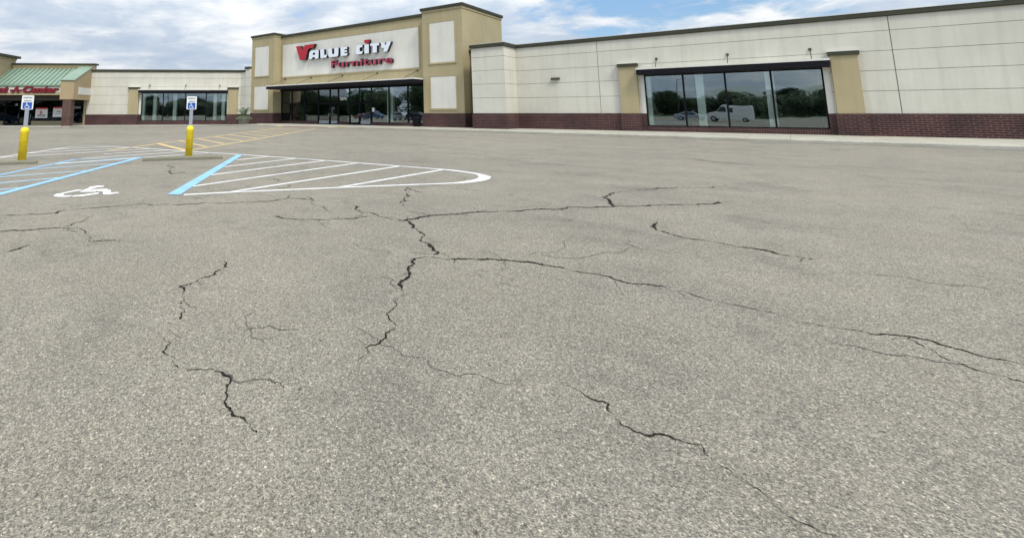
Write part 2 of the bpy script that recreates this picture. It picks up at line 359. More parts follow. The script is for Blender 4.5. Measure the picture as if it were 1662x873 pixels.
# hatched island beside the accessible bay
m = MB()
ribbon(m, [(-15.15, 11.16), (-11.2, 11.60), (-7.12, 11.87)], .11)
ribbon(m, [(-8.72, 5.13), (-8.27, 5.93), (-6.74, 8.22), (-5.62, 9.78)], .11, .005)
outer = [(-7.15, 11.93), (-6.85, 11.93), (-6.52, 11.86), (-6.05, 11.70), (-5.72, 11.50), (-5.48, 11.30), (-5.33, 10.90), (-5.30, 10.50), (-5.38, 10.12), (-5.56, 9.73)]
inner = [(-7.15, 11.81), (-6.80, 11.76), (-6.40, 11.68), (-6.00, 11.52), (-5.80, 11.28), (-5.66, 11.02), (-5.58, 10.76), (-5.56, 10.50), (-5.59, 10.15), (-5.67, 9.80)]
k = len(m.v); m.v += [(x, y, .0045) for x, y in outer] + [(x, y, .0045) for x, y in inner]; n = len(outer)
for i in range(n-1): m.f.append([k+i, k+i+1, k+n+i+1, k+n+i]); m.m.append(0); m.sm.append(False)
for a, b in [((-13.56,9.77),(-13.78,11.25)), ((-12.2,8.41),(-12.52,11.45)), ((-10.9,7.1),(-11.28,11.60)), ((-9.55,5.78),(-9.98,11.70)), ((-8.33,5.94),(-8.5,11.77)), ((-7.11,7.75),(-7.11,11.85))]:
    ribbon(m, [a, b], .105, .006)
m.build('white_marking', 'white', lot)
m = MB(); poly(m, [(-8.98, 4.93), (-8.77, 5.08), (-15.14, 11.23), (-15.30, 11.08)], .008); m.build('blue_marking', 'blue', lot)
# hatched island behind the signs
m = MB(); isl = [(-20.2, 4.6), (-20.72, 5.1), (-21.5, 5.85), (-23.99, 8.21), (-24.35, 8.6), (-24.39, 9.03), (-23.94, 9.52), (-23.3, 9.98), (-21.67, 10.35), (-18.3, 10.70), (-15.33, 11.12)]
ribbon(m, isl, .11)
def edge(x, top):
    P = isl[3:][::1] if top else isl[:4]
    best = None
    for a, b in zip(P, P[1:]):
        if min(a[0], b[0]) <= x <= max(a[0], b[0]) and a[0] != b[0]:
            y = a[1]+(b[1]-a[1])*(x-a[0])/(b[0]-a[0])
            if top: best = y if best is None else max(best, y)
            else: best = y if best is None else min(best, y)
    return best
for i, x in enumerate([-23.2, -21.9, -20.55, -19.25, -18.0, -16.8]):
    y1 = edge(x, True); y0 = edge(x, False)
    if y0 is None: y0 = -x-20.9+ (5.75 if i < 3 else 10.55)
    if x > -20.2: y0 = max(3.2 if x < -18.3 else 0, -(x+17.8)+6.55)
    ribbon(m, [(x-.05, y0), (x, y1)], .12, .006)
m.build('white_marking', 'white', lot)
# access aisle in blue
m = MB(); ribbon(m, [(-9.2, .6), (-11.54, 2.95), (-16.97, 8.30)], .19, .008); ribbon(m, [(-12.0, .85), (-14.86, 3.66), (-17.86, 6.52)], .13, .008)
m.build('blue_marking', 'blue', lot)
m = MB()
for a, b in [((-17.8,6.44),(-16.93,8.2)), ((-16.74,5.5),(-16.6,7.9)), ((-15.72,4.55),(-15.52,6.85)), ((-14.5,3.4),(-14.2,5.6)), ((-13.25,2.1),(-13.2,4.55)), ((-12.1,1.0),(-12.1,3.45))]:
    ribbon(m, [a, b], .10, .006)
m.build('pale_blue_marking', 'bluethin', lot)
# access symbol
m = MB()
def quadstrip(pa, pb, z=.006):
    k = len(m.v); m.v += [(x, y, z) for x, y in pa] + [(x, y, z) for x, y in pb]; n = len(pa)
    for i in range(n-1): m.f.append([k+i, k+i+1, k+n+i+1, k+n+i]); m.m.append(0); m.sm.append(False)
quadstrip([(-10.88,4.08),(-10.87,3.98),(-10.78,3.82),(-10.66,3.65),(-10.66,3.59),(-10.53,3.5),(-10.38,3.46),(-10.24,3.5),(-10.12,3.63)],
          [(-10.80,4.11),(-10.75,4.04),(-10.70,3.89),(-10.62,3.76),(-10.57,3.69),(-10.48,3.64),(-10.38,3.62),(-10.31,3.66),(-10.24,3.73)])
poly(m, [(-10.22,3.73),(-10.18,3.88),(-10.2,4.05),(-10.22,4.19),(-10.07,4.13),(-10.04,3.99),(-10.0,3.82),(-10.08,3.66)], .006)
poly(m, [(-10.59,3.97),(-10.8,4.14),(-10.96,4.28),(-11.1,4.35),(-11.17,4.54),(-11.04,4.63),(-10.9,4.55),(-10.94,4.45),(-10.82,4.32),(-10.66,4.19),(-10.49,4.26),(-10.36,4.18),(-10.55,3.98)], .006)
poly(m, [(-10.62,4.21),(-10.7,4.28),(-10.57,4.5),(-10.42,4.43),(-10.37,4.48),(-10.03,4.34),(-9.97,4.46),(-9.85,4.41),(-9.82,4.21),(-9.9,4.14),(-10.29,4.29),(-10.43,4.24)], .006)
m.build('access_symbol_marking', 'white', lot)
# yellow crossing
m = MB()
ribbon(m, [(-20.9, 8.8), (-23.77, 12.6), (-26.6, 16.75), (-29.3, 20.7), (-32.5, 25.2), (-37.3, 32.1)], .13)
ribbon(m, [(-18.4, 10.9), (-20.5, 14.2), (-23.2, 18.3), (-25.8, 22.1), (-28.6, 26.1), (-32.9, 32.4)], .13, .005)
for i, (a, b) in enumerate([((-23.5,12.3),(-18.5,10.9)), ((-24.8,14.2),(-19.7,12.6)), ((-26.1,16.1),(-21.0,14.4)), ((-27.5,18.1),(-22.2,16.4)), ((-28.9,20.15),(-23.5,18.4)), ((-30.3,22.2),(-24.9,20.4)), ((-31.8,24.3),(-26.3,22.5)), ((-33.3,26.4),(-27.8,24.6)), ((-34.8,28.6),(-29.3,26.8)), ((-36.3,30.7),(-30.9,28.9))]):
    ribbon(m, [a, b], .20 if i == 0 else .14, .006)
m.build('yellow_marking', 'yellow', lot)
# cracks
CR = [
 (.016, [(-9.6,1.7),(-9.13,2.32),(-9.01,2.44),(-8.8,2.72),(-8.67,2.94),(-8.84,3.1),(-8.74,3.29),(-8.65,3.55),(-8.58,3.75),(-8.47,3.95),(-8.47,4.13),(-8.24,4.22),(-7.85,4.52),(-7.76,4.74),(-7.71,4.96),(-7.46,5.07),(-7.24,5.4),(-7.05,5.67),(-6.96,5.93),(-6.94,6.12),(-6.63,6.31),(-6.29,6.41)]),
 (.010, [(-6.96,6.14),(-7.08,6.29),(-7.17,6.47)]), (.014, [(-6.82,6.52),(-6.36,6.11),(-5.99,6.0),(-5.78,5.92),(-5.56,5.83)]),
 (.018, [(-8.3,1.5),(-7.92,2.03),(-7.77,2.24),(-7.68,2.44),(-7.57,2.62),(-7.54,2.66),(-7.36,2.77),(-7.23,2.77),(-6.99,2.74),(-6.83,2.64),(-6.71,2.72)]),
 (.018, [(-6.83,2.64),(-6.53,2.6),(-6.42,2.73),(-6.23,2.88)]), (.010, [(-7.54,2.66),(-7.73,2.86),(-7.89,3.08),(-8.18,3.33)]), (.010, [(-7.54,2.66),(-7.27,2.66),(-7.12,2.7),(-6.99,2.74)]),
 (.016, [(-6.73,1.79),(-6.76,1.89),(-6.82,1.98),(-6.89,2.08)]),
 (.016, [(-5.97,4.98),(-5.79,5.0),(-5.61,5.04),(-5.38,5.18),(-5.19,5.32),(-5.07,5.51),(-4.91,5.66),(-4.88,5.89),(-4.77,6.01)]),
 (.022, [(-5.62,6.4),(-5.48,6.38),(-5.3,6.15),(-5.13,6.09),(-4.92,6.12),(-4.77,6.01),(-4.51,5.96),(-4.38,5.99),(-4.28,6.03),(-4.21,6.24),(-4.24,6.4),(-4.19,6.56),(-4.07,6.71),(-3.96,6.87),(-3.87,7.07),(-3.78,7.29),(-3.61,7.45),(-3.5,7.61),(-3.27,7.92),(-3.12,8.15),(-2.91,8.29),(-2.86,8.57),(-2.58,8.77),(-2.31,9.09),(-2.09,9.32),(-1.87,9.57),(-1.65,9.86),(-1.4,10.12),(-1.22,10.34),(-1.06,10.77),(-1.0,11.09),(-.98,11.25)]),
 (.010, [(-5.08,5.75),(-4.77,6.01)]),
 (.036, [(-4.28,6.03),(-4.19,6.03),(-4.01,5.85),(-3.83,5.67),(-3.74,5.61),(-3.66,5.56),(-3.59,5.43),(-3.53,5.29),(-3.42,5.21),(-3.33,5.17),(-3.24,5.09),(-3.15,4.97),(-3.05,4.92),(-3.07,4.84),(-3.04,4.72)]),
 (.022, [(-3.04,4.72),(-3.1,4.66),(-3.13,4.59),(-3.09,4.47),(-3.02,4.33),(-2.96,4.21),(-2.85,4.05),(-2.8,3.85),(-2.62,3.7)]),
 (.012, [(-3.05,4.92),(-3.0,4.93),(-2.91,4.9),(-2.85,4.83)]),
 (.026, [(-3.04,4.72),(-2.93,4.77),(-2.82,4.83),(-2.67,4.97),(-2.49,5.11),(-2.39,5.15),(-2.31,5.19),(-2.18,5.26),(-2.07,5.26),(-1.9,5.27),(-1.77,5.25)]), (.014, [(-1.77,5.25),(-1.5,5.3),(-1.2,5.22),(-.9,5.3)]),
 (.016, [(-2.82,4.83),(-2.74,4.7)]),
 (.014, [(-6.03,8.6),(-5.68,8.16),(-5.42,7.82),(-5.19,7.35),(-5.0,7.01),(-4.84,6.86)]), (.012, [(-4.69,6.62),(-4.54,6.61),(-4.38,6.66),(-4.29,6.59),(-4.2,6.57)]),
 (.020, [(-2.27,9.12),(-2.42,9.5),(-2.48,9.68),(-2.68,10.0),(-2.66,10.55),(-2.58,10.9),(-2.44,11.17),(-2.15,11.63),(-1.99,12.02),(-1.86,12.2),(-1.57,12.41),(-1.29,12.75),(-.89,13.13)]),
 (.022, [(-1.54,8.36),(-1.51,8.2),(-1.53,7.92),(-1.44,7.7),(-1.31,7.64),(-1.13,7.49),(-.98,7.48),(-.81,7.47),(-.56,7.4),(-.2,7.32),(.2,7.4)]),
 (.030, [(-3.22,19.64),(-2.73,20.0),(-2.2,19.51),(-1.77,18.97),(-1.2,18.55),(-.4,18.1)]),
 (.014, [(-9.24,7.75),(-9.01,7.66),(-8.74,7.52)]), (.012, [(-8.17,6.78),(-7.94,6.9),(-8.18,7.31)]),
 (.014, [(-14.25,8.51),(-14.16,7.96),(-13.64,7.44),(-12.83,6.93),(-12.3,6.77),(-11.85,6.57),(-11.81,6.74),(-11.93,7.08)]), (.012, [(-6.11,8.69),(-5.9,8.5),(-5.42,8.3)]),
]
def fractal(a_, b_, d, depth):
    if depth == 0 or (b_-a_).length < .022: return [b_]
    q = b_-a_; mid = (a_+b_)/2 + Vector((-q.y, q.x))*random.uniform(-d, d)
    return fractal(a_, mid, d, depth-1) + fractal(mid, b_, d, depth-1)
def jagged(P, d=.20, depth=5):
    P = [Vector(p) for p in P]; o = [P[0]]
    for a_, b_ in zip(P, P[1:]): o += fractal(a_, b_, d, depth)
    return o
random.seed(21); m = MB(); hair = MB()
CR += [(.020, [(-3.4,1.9),(-3.0,1.75),(-2.7,1.9),(-2.35,1.7),(-2.0,1.72)]), (.018, [(-1.1,3.1),(-.7,2.9),(-.45,3.0),(-.05,2.7),(.35,2.75)]), (.016, [(-2.62,3.7),(-2.5,3.3),(-2.3,3.1),(-2.25,2.7),(-2.0,2.45)]), (.016, [(.5,5.3),(.8,4.9),(1.2,4.8),(1.5,4.4),(2.1,4.2)]), (.014, [(-.9,5.3),(-.3,5.2),(.5,5.3),(1.2,5.25),(2,5.5)]), (.014, [(-4.6,3.2),(-4.3,2.9),(-4.25,2.5),(-3.9,2.3),(-3.4,1.9)])]
for wd_, P in CR:
    J = jagged(P); far = sum(p.length for p in J)/len(J); wf = wd_*(.8 if wd_ > .03 else (.5 if far < 4.7 else (1.05 if far < 6.5 else 1.5)))
    k = len(m.v); n = len(J); wv = 1
    for i, p in enumerate(J):
        a_ = J[max(0, i-2)]; b_ = J[min(n-1, i+2)]; d = (b_-a_).normalized(); q = Vector((-d.y, d.x)); wv = max(.15, min(1.7, wv+random.uniform(-.45, .45)))
        w_ = wf/2*wv*min(1, .15+min(i, n-1-i)*.08); s1, s2_ = random.uniform(.55, 1.4), random.uniform(.55, 1.4)
        m.v.append((p.x+q.x*w_*s1, p.y+q.y*w_*s1, H(p.x)+.003)); m.v.append((p.x-q.x*w_*s2_, p.y-q.y*w_*s2_, H(p.x)+.003))
        if random.random() < .045:      # spall: a missing stone at the lip, or a short hairline spur
            if random.random() < .5:
                c_ = p+q*w_*random.uniform(-1.5, 1.5); rr = wf*random.uniform(.4, .9)*.7; poly(m, [(c_.x+rr*random.uniform(.5, 1)*math.cos(t), c_.y+rr*random.uniform(.5, 1)*math.sin(t)) for t in (0, 1.2, 2.3, 3.5, 4.6, 5.5)], .0034)
            else:
                L_ = random.uniform(.06, .30); an = random.uniform(.5, 1.2)*random.choice((-1, 1)); d2 = Vector((d.x*math.cos(an)-d.y*math.sin(an), d.x*math.sin(an)+d.y*math.cos(an)))
                ribbon(hair, [tuple(v_) for v_ in jagged([p, p+d2*L_*.5, p+d2*L_+q*random.uniform(-.03, .03)], .25, 3)], wf*.28, .0026, 0, True, None, .6)
    for i in range(n-1): m.f.append([k+2*i, k+2*i+1, k+2*i+3, k+2*i+2]); m.m.append(0); m.sm.append(False)
# a scatter of faint hairlines on both sides of the big cracks
for i in range(60):
    x, y = random.uniform(-15, 3), random.uniform(1.5, 14); an = random.uniform(0, 6.28); P = [Vector((x, y))]
    for t in range(random.randint(2, 5)): an += random.uniform(-.7, .7); P.append(P[-1]+Vector((math.cos(an), math.sin(an)))*random.uniform(.12, .35))
    ribbon(hair, [tuple(v_) for v_ in jagged(P, .22, 3)], random.uniform(.006, .010), .0022, 0, True, None, .7)
hair.build('hairline_crack', 'seam', lot)
m.build('crack', 'crack', lot)
m = MB()   # fainter seams and old tyre scrub marks across the drive lane
for P in [[(-14,17.5),(-11,18.4),(-8.2,19.2),(-5.4,19.7)], [(-12.5,25.5),(-8,26),(-3.5,25.4),(-.5,24.2)], [(-20,26),(-14,27.4),(-8,27.9)], [(1,18),(1.6,16.2),(3.1,14.8)], [(-13.5,13.9),(-11.2,15),(-9.4,15.6)], [(-20,20),(-16,21.6),(-12,22.4)]]:
    ribbon(m, P, .022, .002, .06, True, .3, .5)
m.build('seam', 'seam', lot)

# ------------------------------------------------------------------ sidewalk
WA = 0.79295742; cw, sw = math.cos(WA), math.sin(WA)
def W2(w_, n_): return (w_*cw - n_*sw, w_*sw + n_*cw)
def Winv(x, y): return (x*cw+y*sw, -x*sw+y*cw)
outl = [W2(-60,61.5), W2(-29.0,61.5), W2(-28.4,63.5), W2(-20,63.5), W2(-13.2,63.5), (-51.2,35.55), (-47.5,34.9), (-44,34.75), (-42,34.72), (-40.4,34.72), (-33.9,34.85), (-32.4,34.85), (-30,34.9), (-25.7,34.95), (-19.7,34.8), (-16.4,34.45), (-11.8,34.0), (-8,33.7), (-4.7,33.25), (-2,32.95), (4,32.3), (12,31.4), (30,29.5)]
inl = [W2(-60,69), W2(-29,69), W2(-28.4,69), W2(-20,69), W2(-13.2,69), (-53.4,42.5), (-48,42.5), (-44,42.5), (-42,42.5), (-40.4,42.5), (-33.9,42.5), (-32.4,42.5), (-30,42.5), (-25.7,42.5), (-19.7,42.5), (-16.4,42.5), (-11.8,42.5), (-8,42.5), (-4.7,42.5), (-2,42.5), (4,42.5), (12,42.5), (30,42.5)]
ramp_i = {9: .012, 10: .012}
P = []; Q = []; Z = []
for i in range(len(outl)-1):
    a, b = Vector(outl[i]), Vector(outl[i+1]); c, d = Vector(inl[i]), Vector(inl[i+1]); n = max(1, int((b-a).length/1.0))
    za, zb = ramp_i.get(i, .13), ramp_i.get(i+1, .13)
    for t in range(n):
        P.append(a.lerp(b, t/n)); Q.append(c.lerp(d, t/n)); Z.append(za+(zb-za)*t/n)
P.append(Vector(outl[-1])); Q.append(Vector(inl[-1])); Z.append(.13)
def zs(p): return H(p.x)+.13
mb = MB(); cb = MB()
for i in range(len(P)):
    q = P[i].lerp(Q[i], .16/(Q[i]-P[i]).length); q3 = P[i].lerp(Q[i], 1.7/(Q[i]-P[i]).length); e = H(P[i].x)
    mb.v += [(q.x, q.y, e+Z[i]), (q3.x, q3.y, zs(q3)), (Q[i].x, Q[i].y, zs(Q[i]))]
    q2 = P[i].lerp(Q[i], .02/(Q[i]-P[i]).length); q4 = P[i].lerp(Q[i], .150/(Q[i]-P[i]).length)
    cb.v += [(P[i].x, P[i].y, e-.02), (q2.x, q2.y, e+Z[i]-.01), (q2.x, q2.y, e+Z[i]), (q4.x, q4.y, e+Z[i]+.001), (q4.x, q4.y, e-.02)]
    if i:
        k = 3*(i-1)
        for a in (0, 1): mb.f.append([k+a, k+3+a, k+4+a, k+1+a]); mb.m.append(0); mb.sm.append(False)
        k = 5*(i-1)
        for a in (0, 1, 2, 3): cb.f.append([k+a, k+5+a, k+6+a, k+1+a]); cb.m.append(0); cb.sm.append(False)
walk = struct(mb.build('sidewalk', 'concrete')); struct(cb.build('curb', 'curb'))
# broken joint and spalls behind the kerb
m = MB()
def along(i0, off):
    q = P[i0].lerp(Q[i0], off/(Q[i0]-P[i0]).length); return q
for i in range(len(P)-1):
    x = P[i].x
    if x < -44 or (-43 < x < -31): continue
    if x > -20 or random.random() < .25:
        for s in range(5):
            if random.random() < (.62 if x > -18 else .35):
                a = along(i, .24+random.uniform(-.05, .14)); b = along(i+1, .24+random.uniform(-.05, .14)); t0 = s/5; t1 = t0+random.uniform(.12, .22)
                a2, b2 = a.lerp(b, t0), a.lerp(b, min(1, t1)); k = len(m.v); d = (b-a).normalized(); q = Vector((-d.y, d.x)); ww = random.uniform(.02, .075)
                for p_ in (a2, b2): m.v += [(p_.x+q.x*ww, p_.y+q.y*ww, H(p_.x)+.1345), (p_.x-q.x*ww, p_.y-q.y*ww, H(p_.x)+.1345)]
                m.f.append([k, k+1, k+3, k+2]); m.m.append(0); m.sm.append(False)
m.build('curb_crack', 'seam', walk)
# dark ribbon at the curb foot: the gutter's shadow line painted on
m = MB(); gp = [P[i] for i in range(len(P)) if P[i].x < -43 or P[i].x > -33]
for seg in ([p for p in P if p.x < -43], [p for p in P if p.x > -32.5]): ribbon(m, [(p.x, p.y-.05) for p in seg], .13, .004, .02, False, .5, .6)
m.build('gutter_shade', 'curbshade', lot)
m = MB()
for a, b, z0, z1 in [((-44.0,34.77),(-40.5,34.74),.135,.02), ((-33.8,34.87),(-31.6,34.87),.02,.135)]:
    k = len(m.v); m.v += [(a[0],a[1]-.008,H(a[0])-.01),(b[0],b[1]-.008,H(b[0])-.01),(b[0],b[1]-.008,z1),(a[0],a[1]-.008,z0),(b[0],b[1]+.5,z1+.055 if z1 < .1 else z1+.003),(a[0],a[1]+.5,z0+.055 if z0 < .1 else z0+.003)]
    m.f += [[k,k+1,k+2,k+3],[k+3,k+2,k+4,k+5]]; m.m += [0,0]; m.sm += [False]*2
m.build('yellow_curb_paint', 'yellowpaintcurb', walk)
m = MB(); k = 0
m.v = [(-40.3,34.74,.017),(-34.0,34.87,.017),(-34.0,35.35,.056),(-40.3,35.22,.056)]; m.f = [[0,1,2,3]]; m.m=[0]; m.sm=[False]
m.build('warning_strip', 'domes', walk)

# ------------------------------------------------------------------ furniture store
store = tag(empty('store_building', (-26, 41, 0)), 'long cream and tan furniture store with brick base, two towers and big entrance', 'building')
def part(o):
    if o.rotation_euler.z == 0: o.location = (26, -41, 0)
    else: o.location = (26, -41, 0)
    o.parent = store; return o
def slabs(mb, x0, x1, y0, y1, zs_, gap=.028):
    for a, b in zip(zs_, zs_[1:]): mb.box(x0, x1, y0, y1, a+gap/2, b-gap/2)
# --- right wing wall (EIFS in courses over a groove-coloured backing)
JR = [1.38, 2.67, 3.83, 4.96, 6.10, 6.92]
m = MB(); b = MB()
WX0, WX1, WZ0, WZ1 = -7.65, 1.85, .48, 4.12
for x0, x1 in [(-21.4, -20.12), (-17.19, -10.70), (-10.66, WX0), (WX1, 4.80), (4.84, 16)]: slabs(m, x0, x1, 41.0, 41.3, JR)
slabs(m, WX0+.001, WX1-.001, 41.0, 41.3, [WZ1+.015, 4.96, 6.10, 6.92])
slabs(m, -20.12, -17.19, 38.6, 41.25, JR)
b.box(-17.22, WX0-.02, 41.02, 41.6, .1, 6.93); b.box(WX1+.02, 15.98, 41.02, 41.6, .1, 6.93); b.box(WX0-.02, WX1+.02, 41.02, 41.22, WZ1+.02, 6.93)
b.box(-20.10, -17.21, 38.62, 41.2, .1, 6.93)
part(m.build('wall', 'cream')); part(b.build('wall_groove', 'groove'))
part(bx('roof', 'trim', (-47.9, 16, 42, 75, 6.2, 6.6)))
m = MB(); e = .14
m.box(-17.19+.001, 16.1, 40.88, 41.4, 6.93, 7.20); m.box(-20.26, -17.05, 38.46, 41.4, 6.932, 7.202); m.box(-21.55, -20.27, 40.88, 41.4, 6.93, 7.20)
part(m.build('roof_trim', 'trim', bevel=.02))
m = MB(); m.box(-17.0, 16.12, 40.86, 41.42, 7.203, 7.235); m.box(-20.28, -17.03, 38.44, 41.42, 7.205, 7.237); part(m.build('roof_edge', 'trimlight'))
# brick base
bb = lambda *a: part(bx('brick_base', 'brick', a))
for x0, x1, y in [(-8.02, WX0, 40.94), (WX1, 2.2, 40.94), (3.4, 16, 40.94)]: bb(x0, x1, y, 41.2, .1, 1.375)
bb(-25.98, -21.502, 39.72, 44, .1, 1.38); bb(-52.48, -47.87, 39.72, 41.7, .1, 1.38); bb(-9.27, -7.97, 40.66, 41.2, .1, 1.379); bb(2.15, 3.45, 40.66, 41.2, .1, 1.379)
m = MB(); m.box(-17.12, -9.2, 40.94, 41.2, .1, 1.375)
m.box(-20.18, -17.12, 38.54, 41.2, .1, 1.377); m.box(-21.499, -20.19, 40.92, 41.3, .1, 1.376); m.box(-11.0, -10.4, 40.90, 41.2, .1, 1.373)
part(m.build('brick_base', 'brick'))
part(bx('window_sill', 'soldier', (WX0, WX1, 40.93, 41.3, .1, .47)))
# pilasters
for x0, x1 in [(-9.2, -8.04), (2.22, 3.38)]:
    part(bx('pilaster', 'tan', (x0, x1, 40.72, 41.05, 1.38, 4.86), bevel=.01)); part(bx('pilaster_cap', 'trim', (x0-.09, x1+.09, 40.62, 41.04, 4.80, 5.02), bevel=.01)); part(bx('pilaster_cap_edge', 'panel', (x0-.11, x1+.11, 40.60, 41.03, 5.022, 5.10)))
def window(y, xs_, z0, z1, rot=0, gm='glass', trans=None, fr=.05, doors=()):
    """storefront glazing: frame with one pane per bay; doors = indices of bays that are door leaves"""
    f = MB(); D = .06
    f.box(xs_[0], xs_[-1], y-D, y+D, z1-.07, z1); 
    for i, x in enumerate(xs_): f.box(x-fr, x+fr, y-D-.01, y+D+.01, z0, z1-.071)
    for i in range(len(xs_)-1):
        if i not in doors: f.box(xs_[i]+fr, xs_[i+1]-fr, y-D, y+D, z0, z0+.06)
        if trans and i in trans: f.box(xs_[i]+fr, xs_[i+1]-fr, y-D, y+D, trans[i]-.035, trans[i]+.035)
    F = part(f.build('window_frame', 'frame', None, rot))
    for i in range(len(xs_)-1):
        g_ = bx('pane', gm, (xs_[i]+fr+.004, xs_[i+1]-fr-.004, y-.004, y+.004, (z0+.06) if i not in doors else 2.62, z1-.075)); g_.parent = F
        t1, t2, xm, zm_ = random.uniform(-.0022, .0022), random.uniform(-.0016, .0016), (xs_[i]+xs_[i+1])/2, (z0+z1)/2   # no two panes sit quite flush
        for v_ in g_.data.vertices: v_.co.y += (v_.co.x-xm)*t1+(v_.co.z-zm_)*t2
    return F
window(41.12, [-7.62, -5.28, -2.93, -.58, 1.82], WZ0, WZ1)
for a in ((WX0-.26, WX0+.001), (WX1-.001, WX1+.26)): part(bx('window_jamb', 'panel', (*a, 40.985, 41.2, 1.385, 4.14)))
def canopy(x0, x1, y0, y1, z0, z1, hooks, rot=0, hz=5.27, side=None):
    o = part(MB().box(x0, x1, y0, y1, z0, z1).build('canopy', 'dark', None, rot, .012))
    e_ = MB().box(x0-.02, x1+.02, y0-.02, y1, z1+.001, z1+.13).build('canopy_edge', 'panel'); e_.parent = o
    for x in hooks:
        h = MB(); h.tube((x, y1-.02, hz), (x, y0+.15, z1+.12), .022, n=6); h.box(x-.07, x+.07, y1-.08, y1+.02, hz-.07, hz+.07)
        q = h.build('hanger_rod', 'brownbeam'); q.parent = o
    return o
canopy(-7.95, 2.15, 40.15, 41.0, 4.14, 4.50, [-6.75, -2.65, 1.4])
# interior behind the windows
def room(x0, x1, y0, y1, z0, z1, cols, rot=0, cz=None):
    r = MB(); r.box(x0-.1, x1+.1, y1, y1+.1, z0, z1); r.box(x0-.1, x0, y0, y1, z0, z1); r.box(x1, x1+.1, y0, y1, z0, z1); r.box(x0, x1, y0, y1, z1, z1+.1)
    R_ = part(r.build('interior_wall', 'inside', None, rot)); part(bx('interior_floor', 'insidefloor', (x0, x1, y0, y1, z0-.05, z0), None, rot))
    for a, b_ in cols: q = MB().box(a, b_, y0+.02, y0+.42, z0, z1).build('interior_column', 'column', None, 0, .01); q.parent = R_
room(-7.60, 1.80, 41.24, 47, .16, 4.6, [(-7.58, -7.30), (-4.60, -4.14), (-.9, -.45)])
# furniture standing in the display windows
# --- right tower
TZ = 11.16
def tower(x0, x1, y0, y1):
    m = MB(); m.box(x0, x1, y0, y1, 1.381, TZ-.23); m.box(x0+.02, x1-.02, y0+.02, y1-.02, .1, 1.4); part(m.build('tower_wall', 'tan'))
    m = MB(); m.box(x0-.06, x1+.06, y0-.06, y1+.06, TZ-.231, TZ); part(m.build('tower_frieze', 'tan', bevel=.015))
    m = MB(); m.box(x0-.16, x1+.16, y0-.16, y1+.16, TZ+.001, TZ+.24); part(m.build('roof_trim', 'trim', bevel=.02))
    m = MB(); m.box(x0-.18, x1+.18, y0-.18, y1+.18, TZ+.243, TZ+.27); part(m.build('roof_edge', 'trimlight'))
def framed_panel(x0, x1, z0, z1, y, t=.17):
    f = MB()
    f.box(x0-t, x1+t, y-.05, y+.01, z1+.001, z1+t); f.box(x0-t, x1+t, y-.07, y+.01, z0-t, z0-.001); f.box(x0-t, x0, y-.05, y+.01, z0, z1); f.box(x1, x1+t, y-.05, y+.01, z0, z1)
    o = part(f.build('panel_frame', 'tan', bevel=.008)); p_ = bx('wall_panel', 'panel', (x0+.003, x1-.003, y-.022, y+.02, z0, z1-.002)); p_.parent = o
tower(-25.85, -21.57, 39.8, 48.2); tower(-52.4, -47.95, 39.8, 47.0)
for x0, x1 in [(-25.02, -22.36), (-51.66, -48.88)]:
    framed_panel(x0, x1, 6.08, 9.88, 39.8); framed_panel(x0, x1, 1.84, 4.77, 39.8)
m = MB()
for x in (-22.9, -24.6): m.box(x-.55, x+.55, 39.715, 39.73, .9, 1.37)
# --- sign wall over the entrance
part(bx('sign_wall', 'tan', (-47.94, -25.86, 41.0, 42.6, 4.28, 10.9)))
m = MB(); m.box(-47.94, -25.86, 40.86, 42.7, 10.901, 11.19); part(m.build('roof_trim', 'trim', bevel=.02)); part(bx('roof_edge', 'trimlight', (-47.93, -25.87, 40.84, 42.72, 11.193, 11.22)))
m = MB(); x0, x1, z0, z1, t = -47.58, -27.10, 5.88, 9.96, .16
m.box(x0-t, x1+t, 40.95, 41.01, z1+.001, z1+t); m.box(x0-t, x1+t, 40.93, 41.01, z0-t, z0-.001); m.box(x0-t, x0, 40.95, 41.01, z0, z1); m.box(x1, x1+t, 40.95, 41.01, z0, z1)
F = part(m.build('panel_frame', 'tan', bevel=.008)); q = bx('sign_panel', 'panel', (x0+.003, x1-.003, 40.975, 41.02, z0, z1-.002)); q.parent = F
canopy(-47.5, -25.93, 38.3, 41.0, 4.24, 4.56, [-47.0, -42.35, -37.35, -32.35, -27.27], hz=5.56)
part(bx('canopy_soffit_beam', 'dark', (-47.93, -25.87, 40.9, 41.3, 4.10, 4.235)))
GX = [-47.9, -45.95, -43.70, -41.35, -39.45, -38.15, -36.45, -35.0, -33.35, -31.0, -28.6, -25.92]
window(41.2, GX, .30, 4.12, trans={0: 2.58, 1: 2.58, 2: 2.58, 3: 2.55, 4: 2.55, 6: 2.55, 7: 2.55}, doors=(3, 4, 6, 7), fr=.07)
for x0, x1 in [(-47.93, -41.43), (-38.07, -36.53), (-33.27, -25.87)]: part(bx('window_sill', 'brickpale', (x0, x1, 41.10, 41.34, .1, .44)))
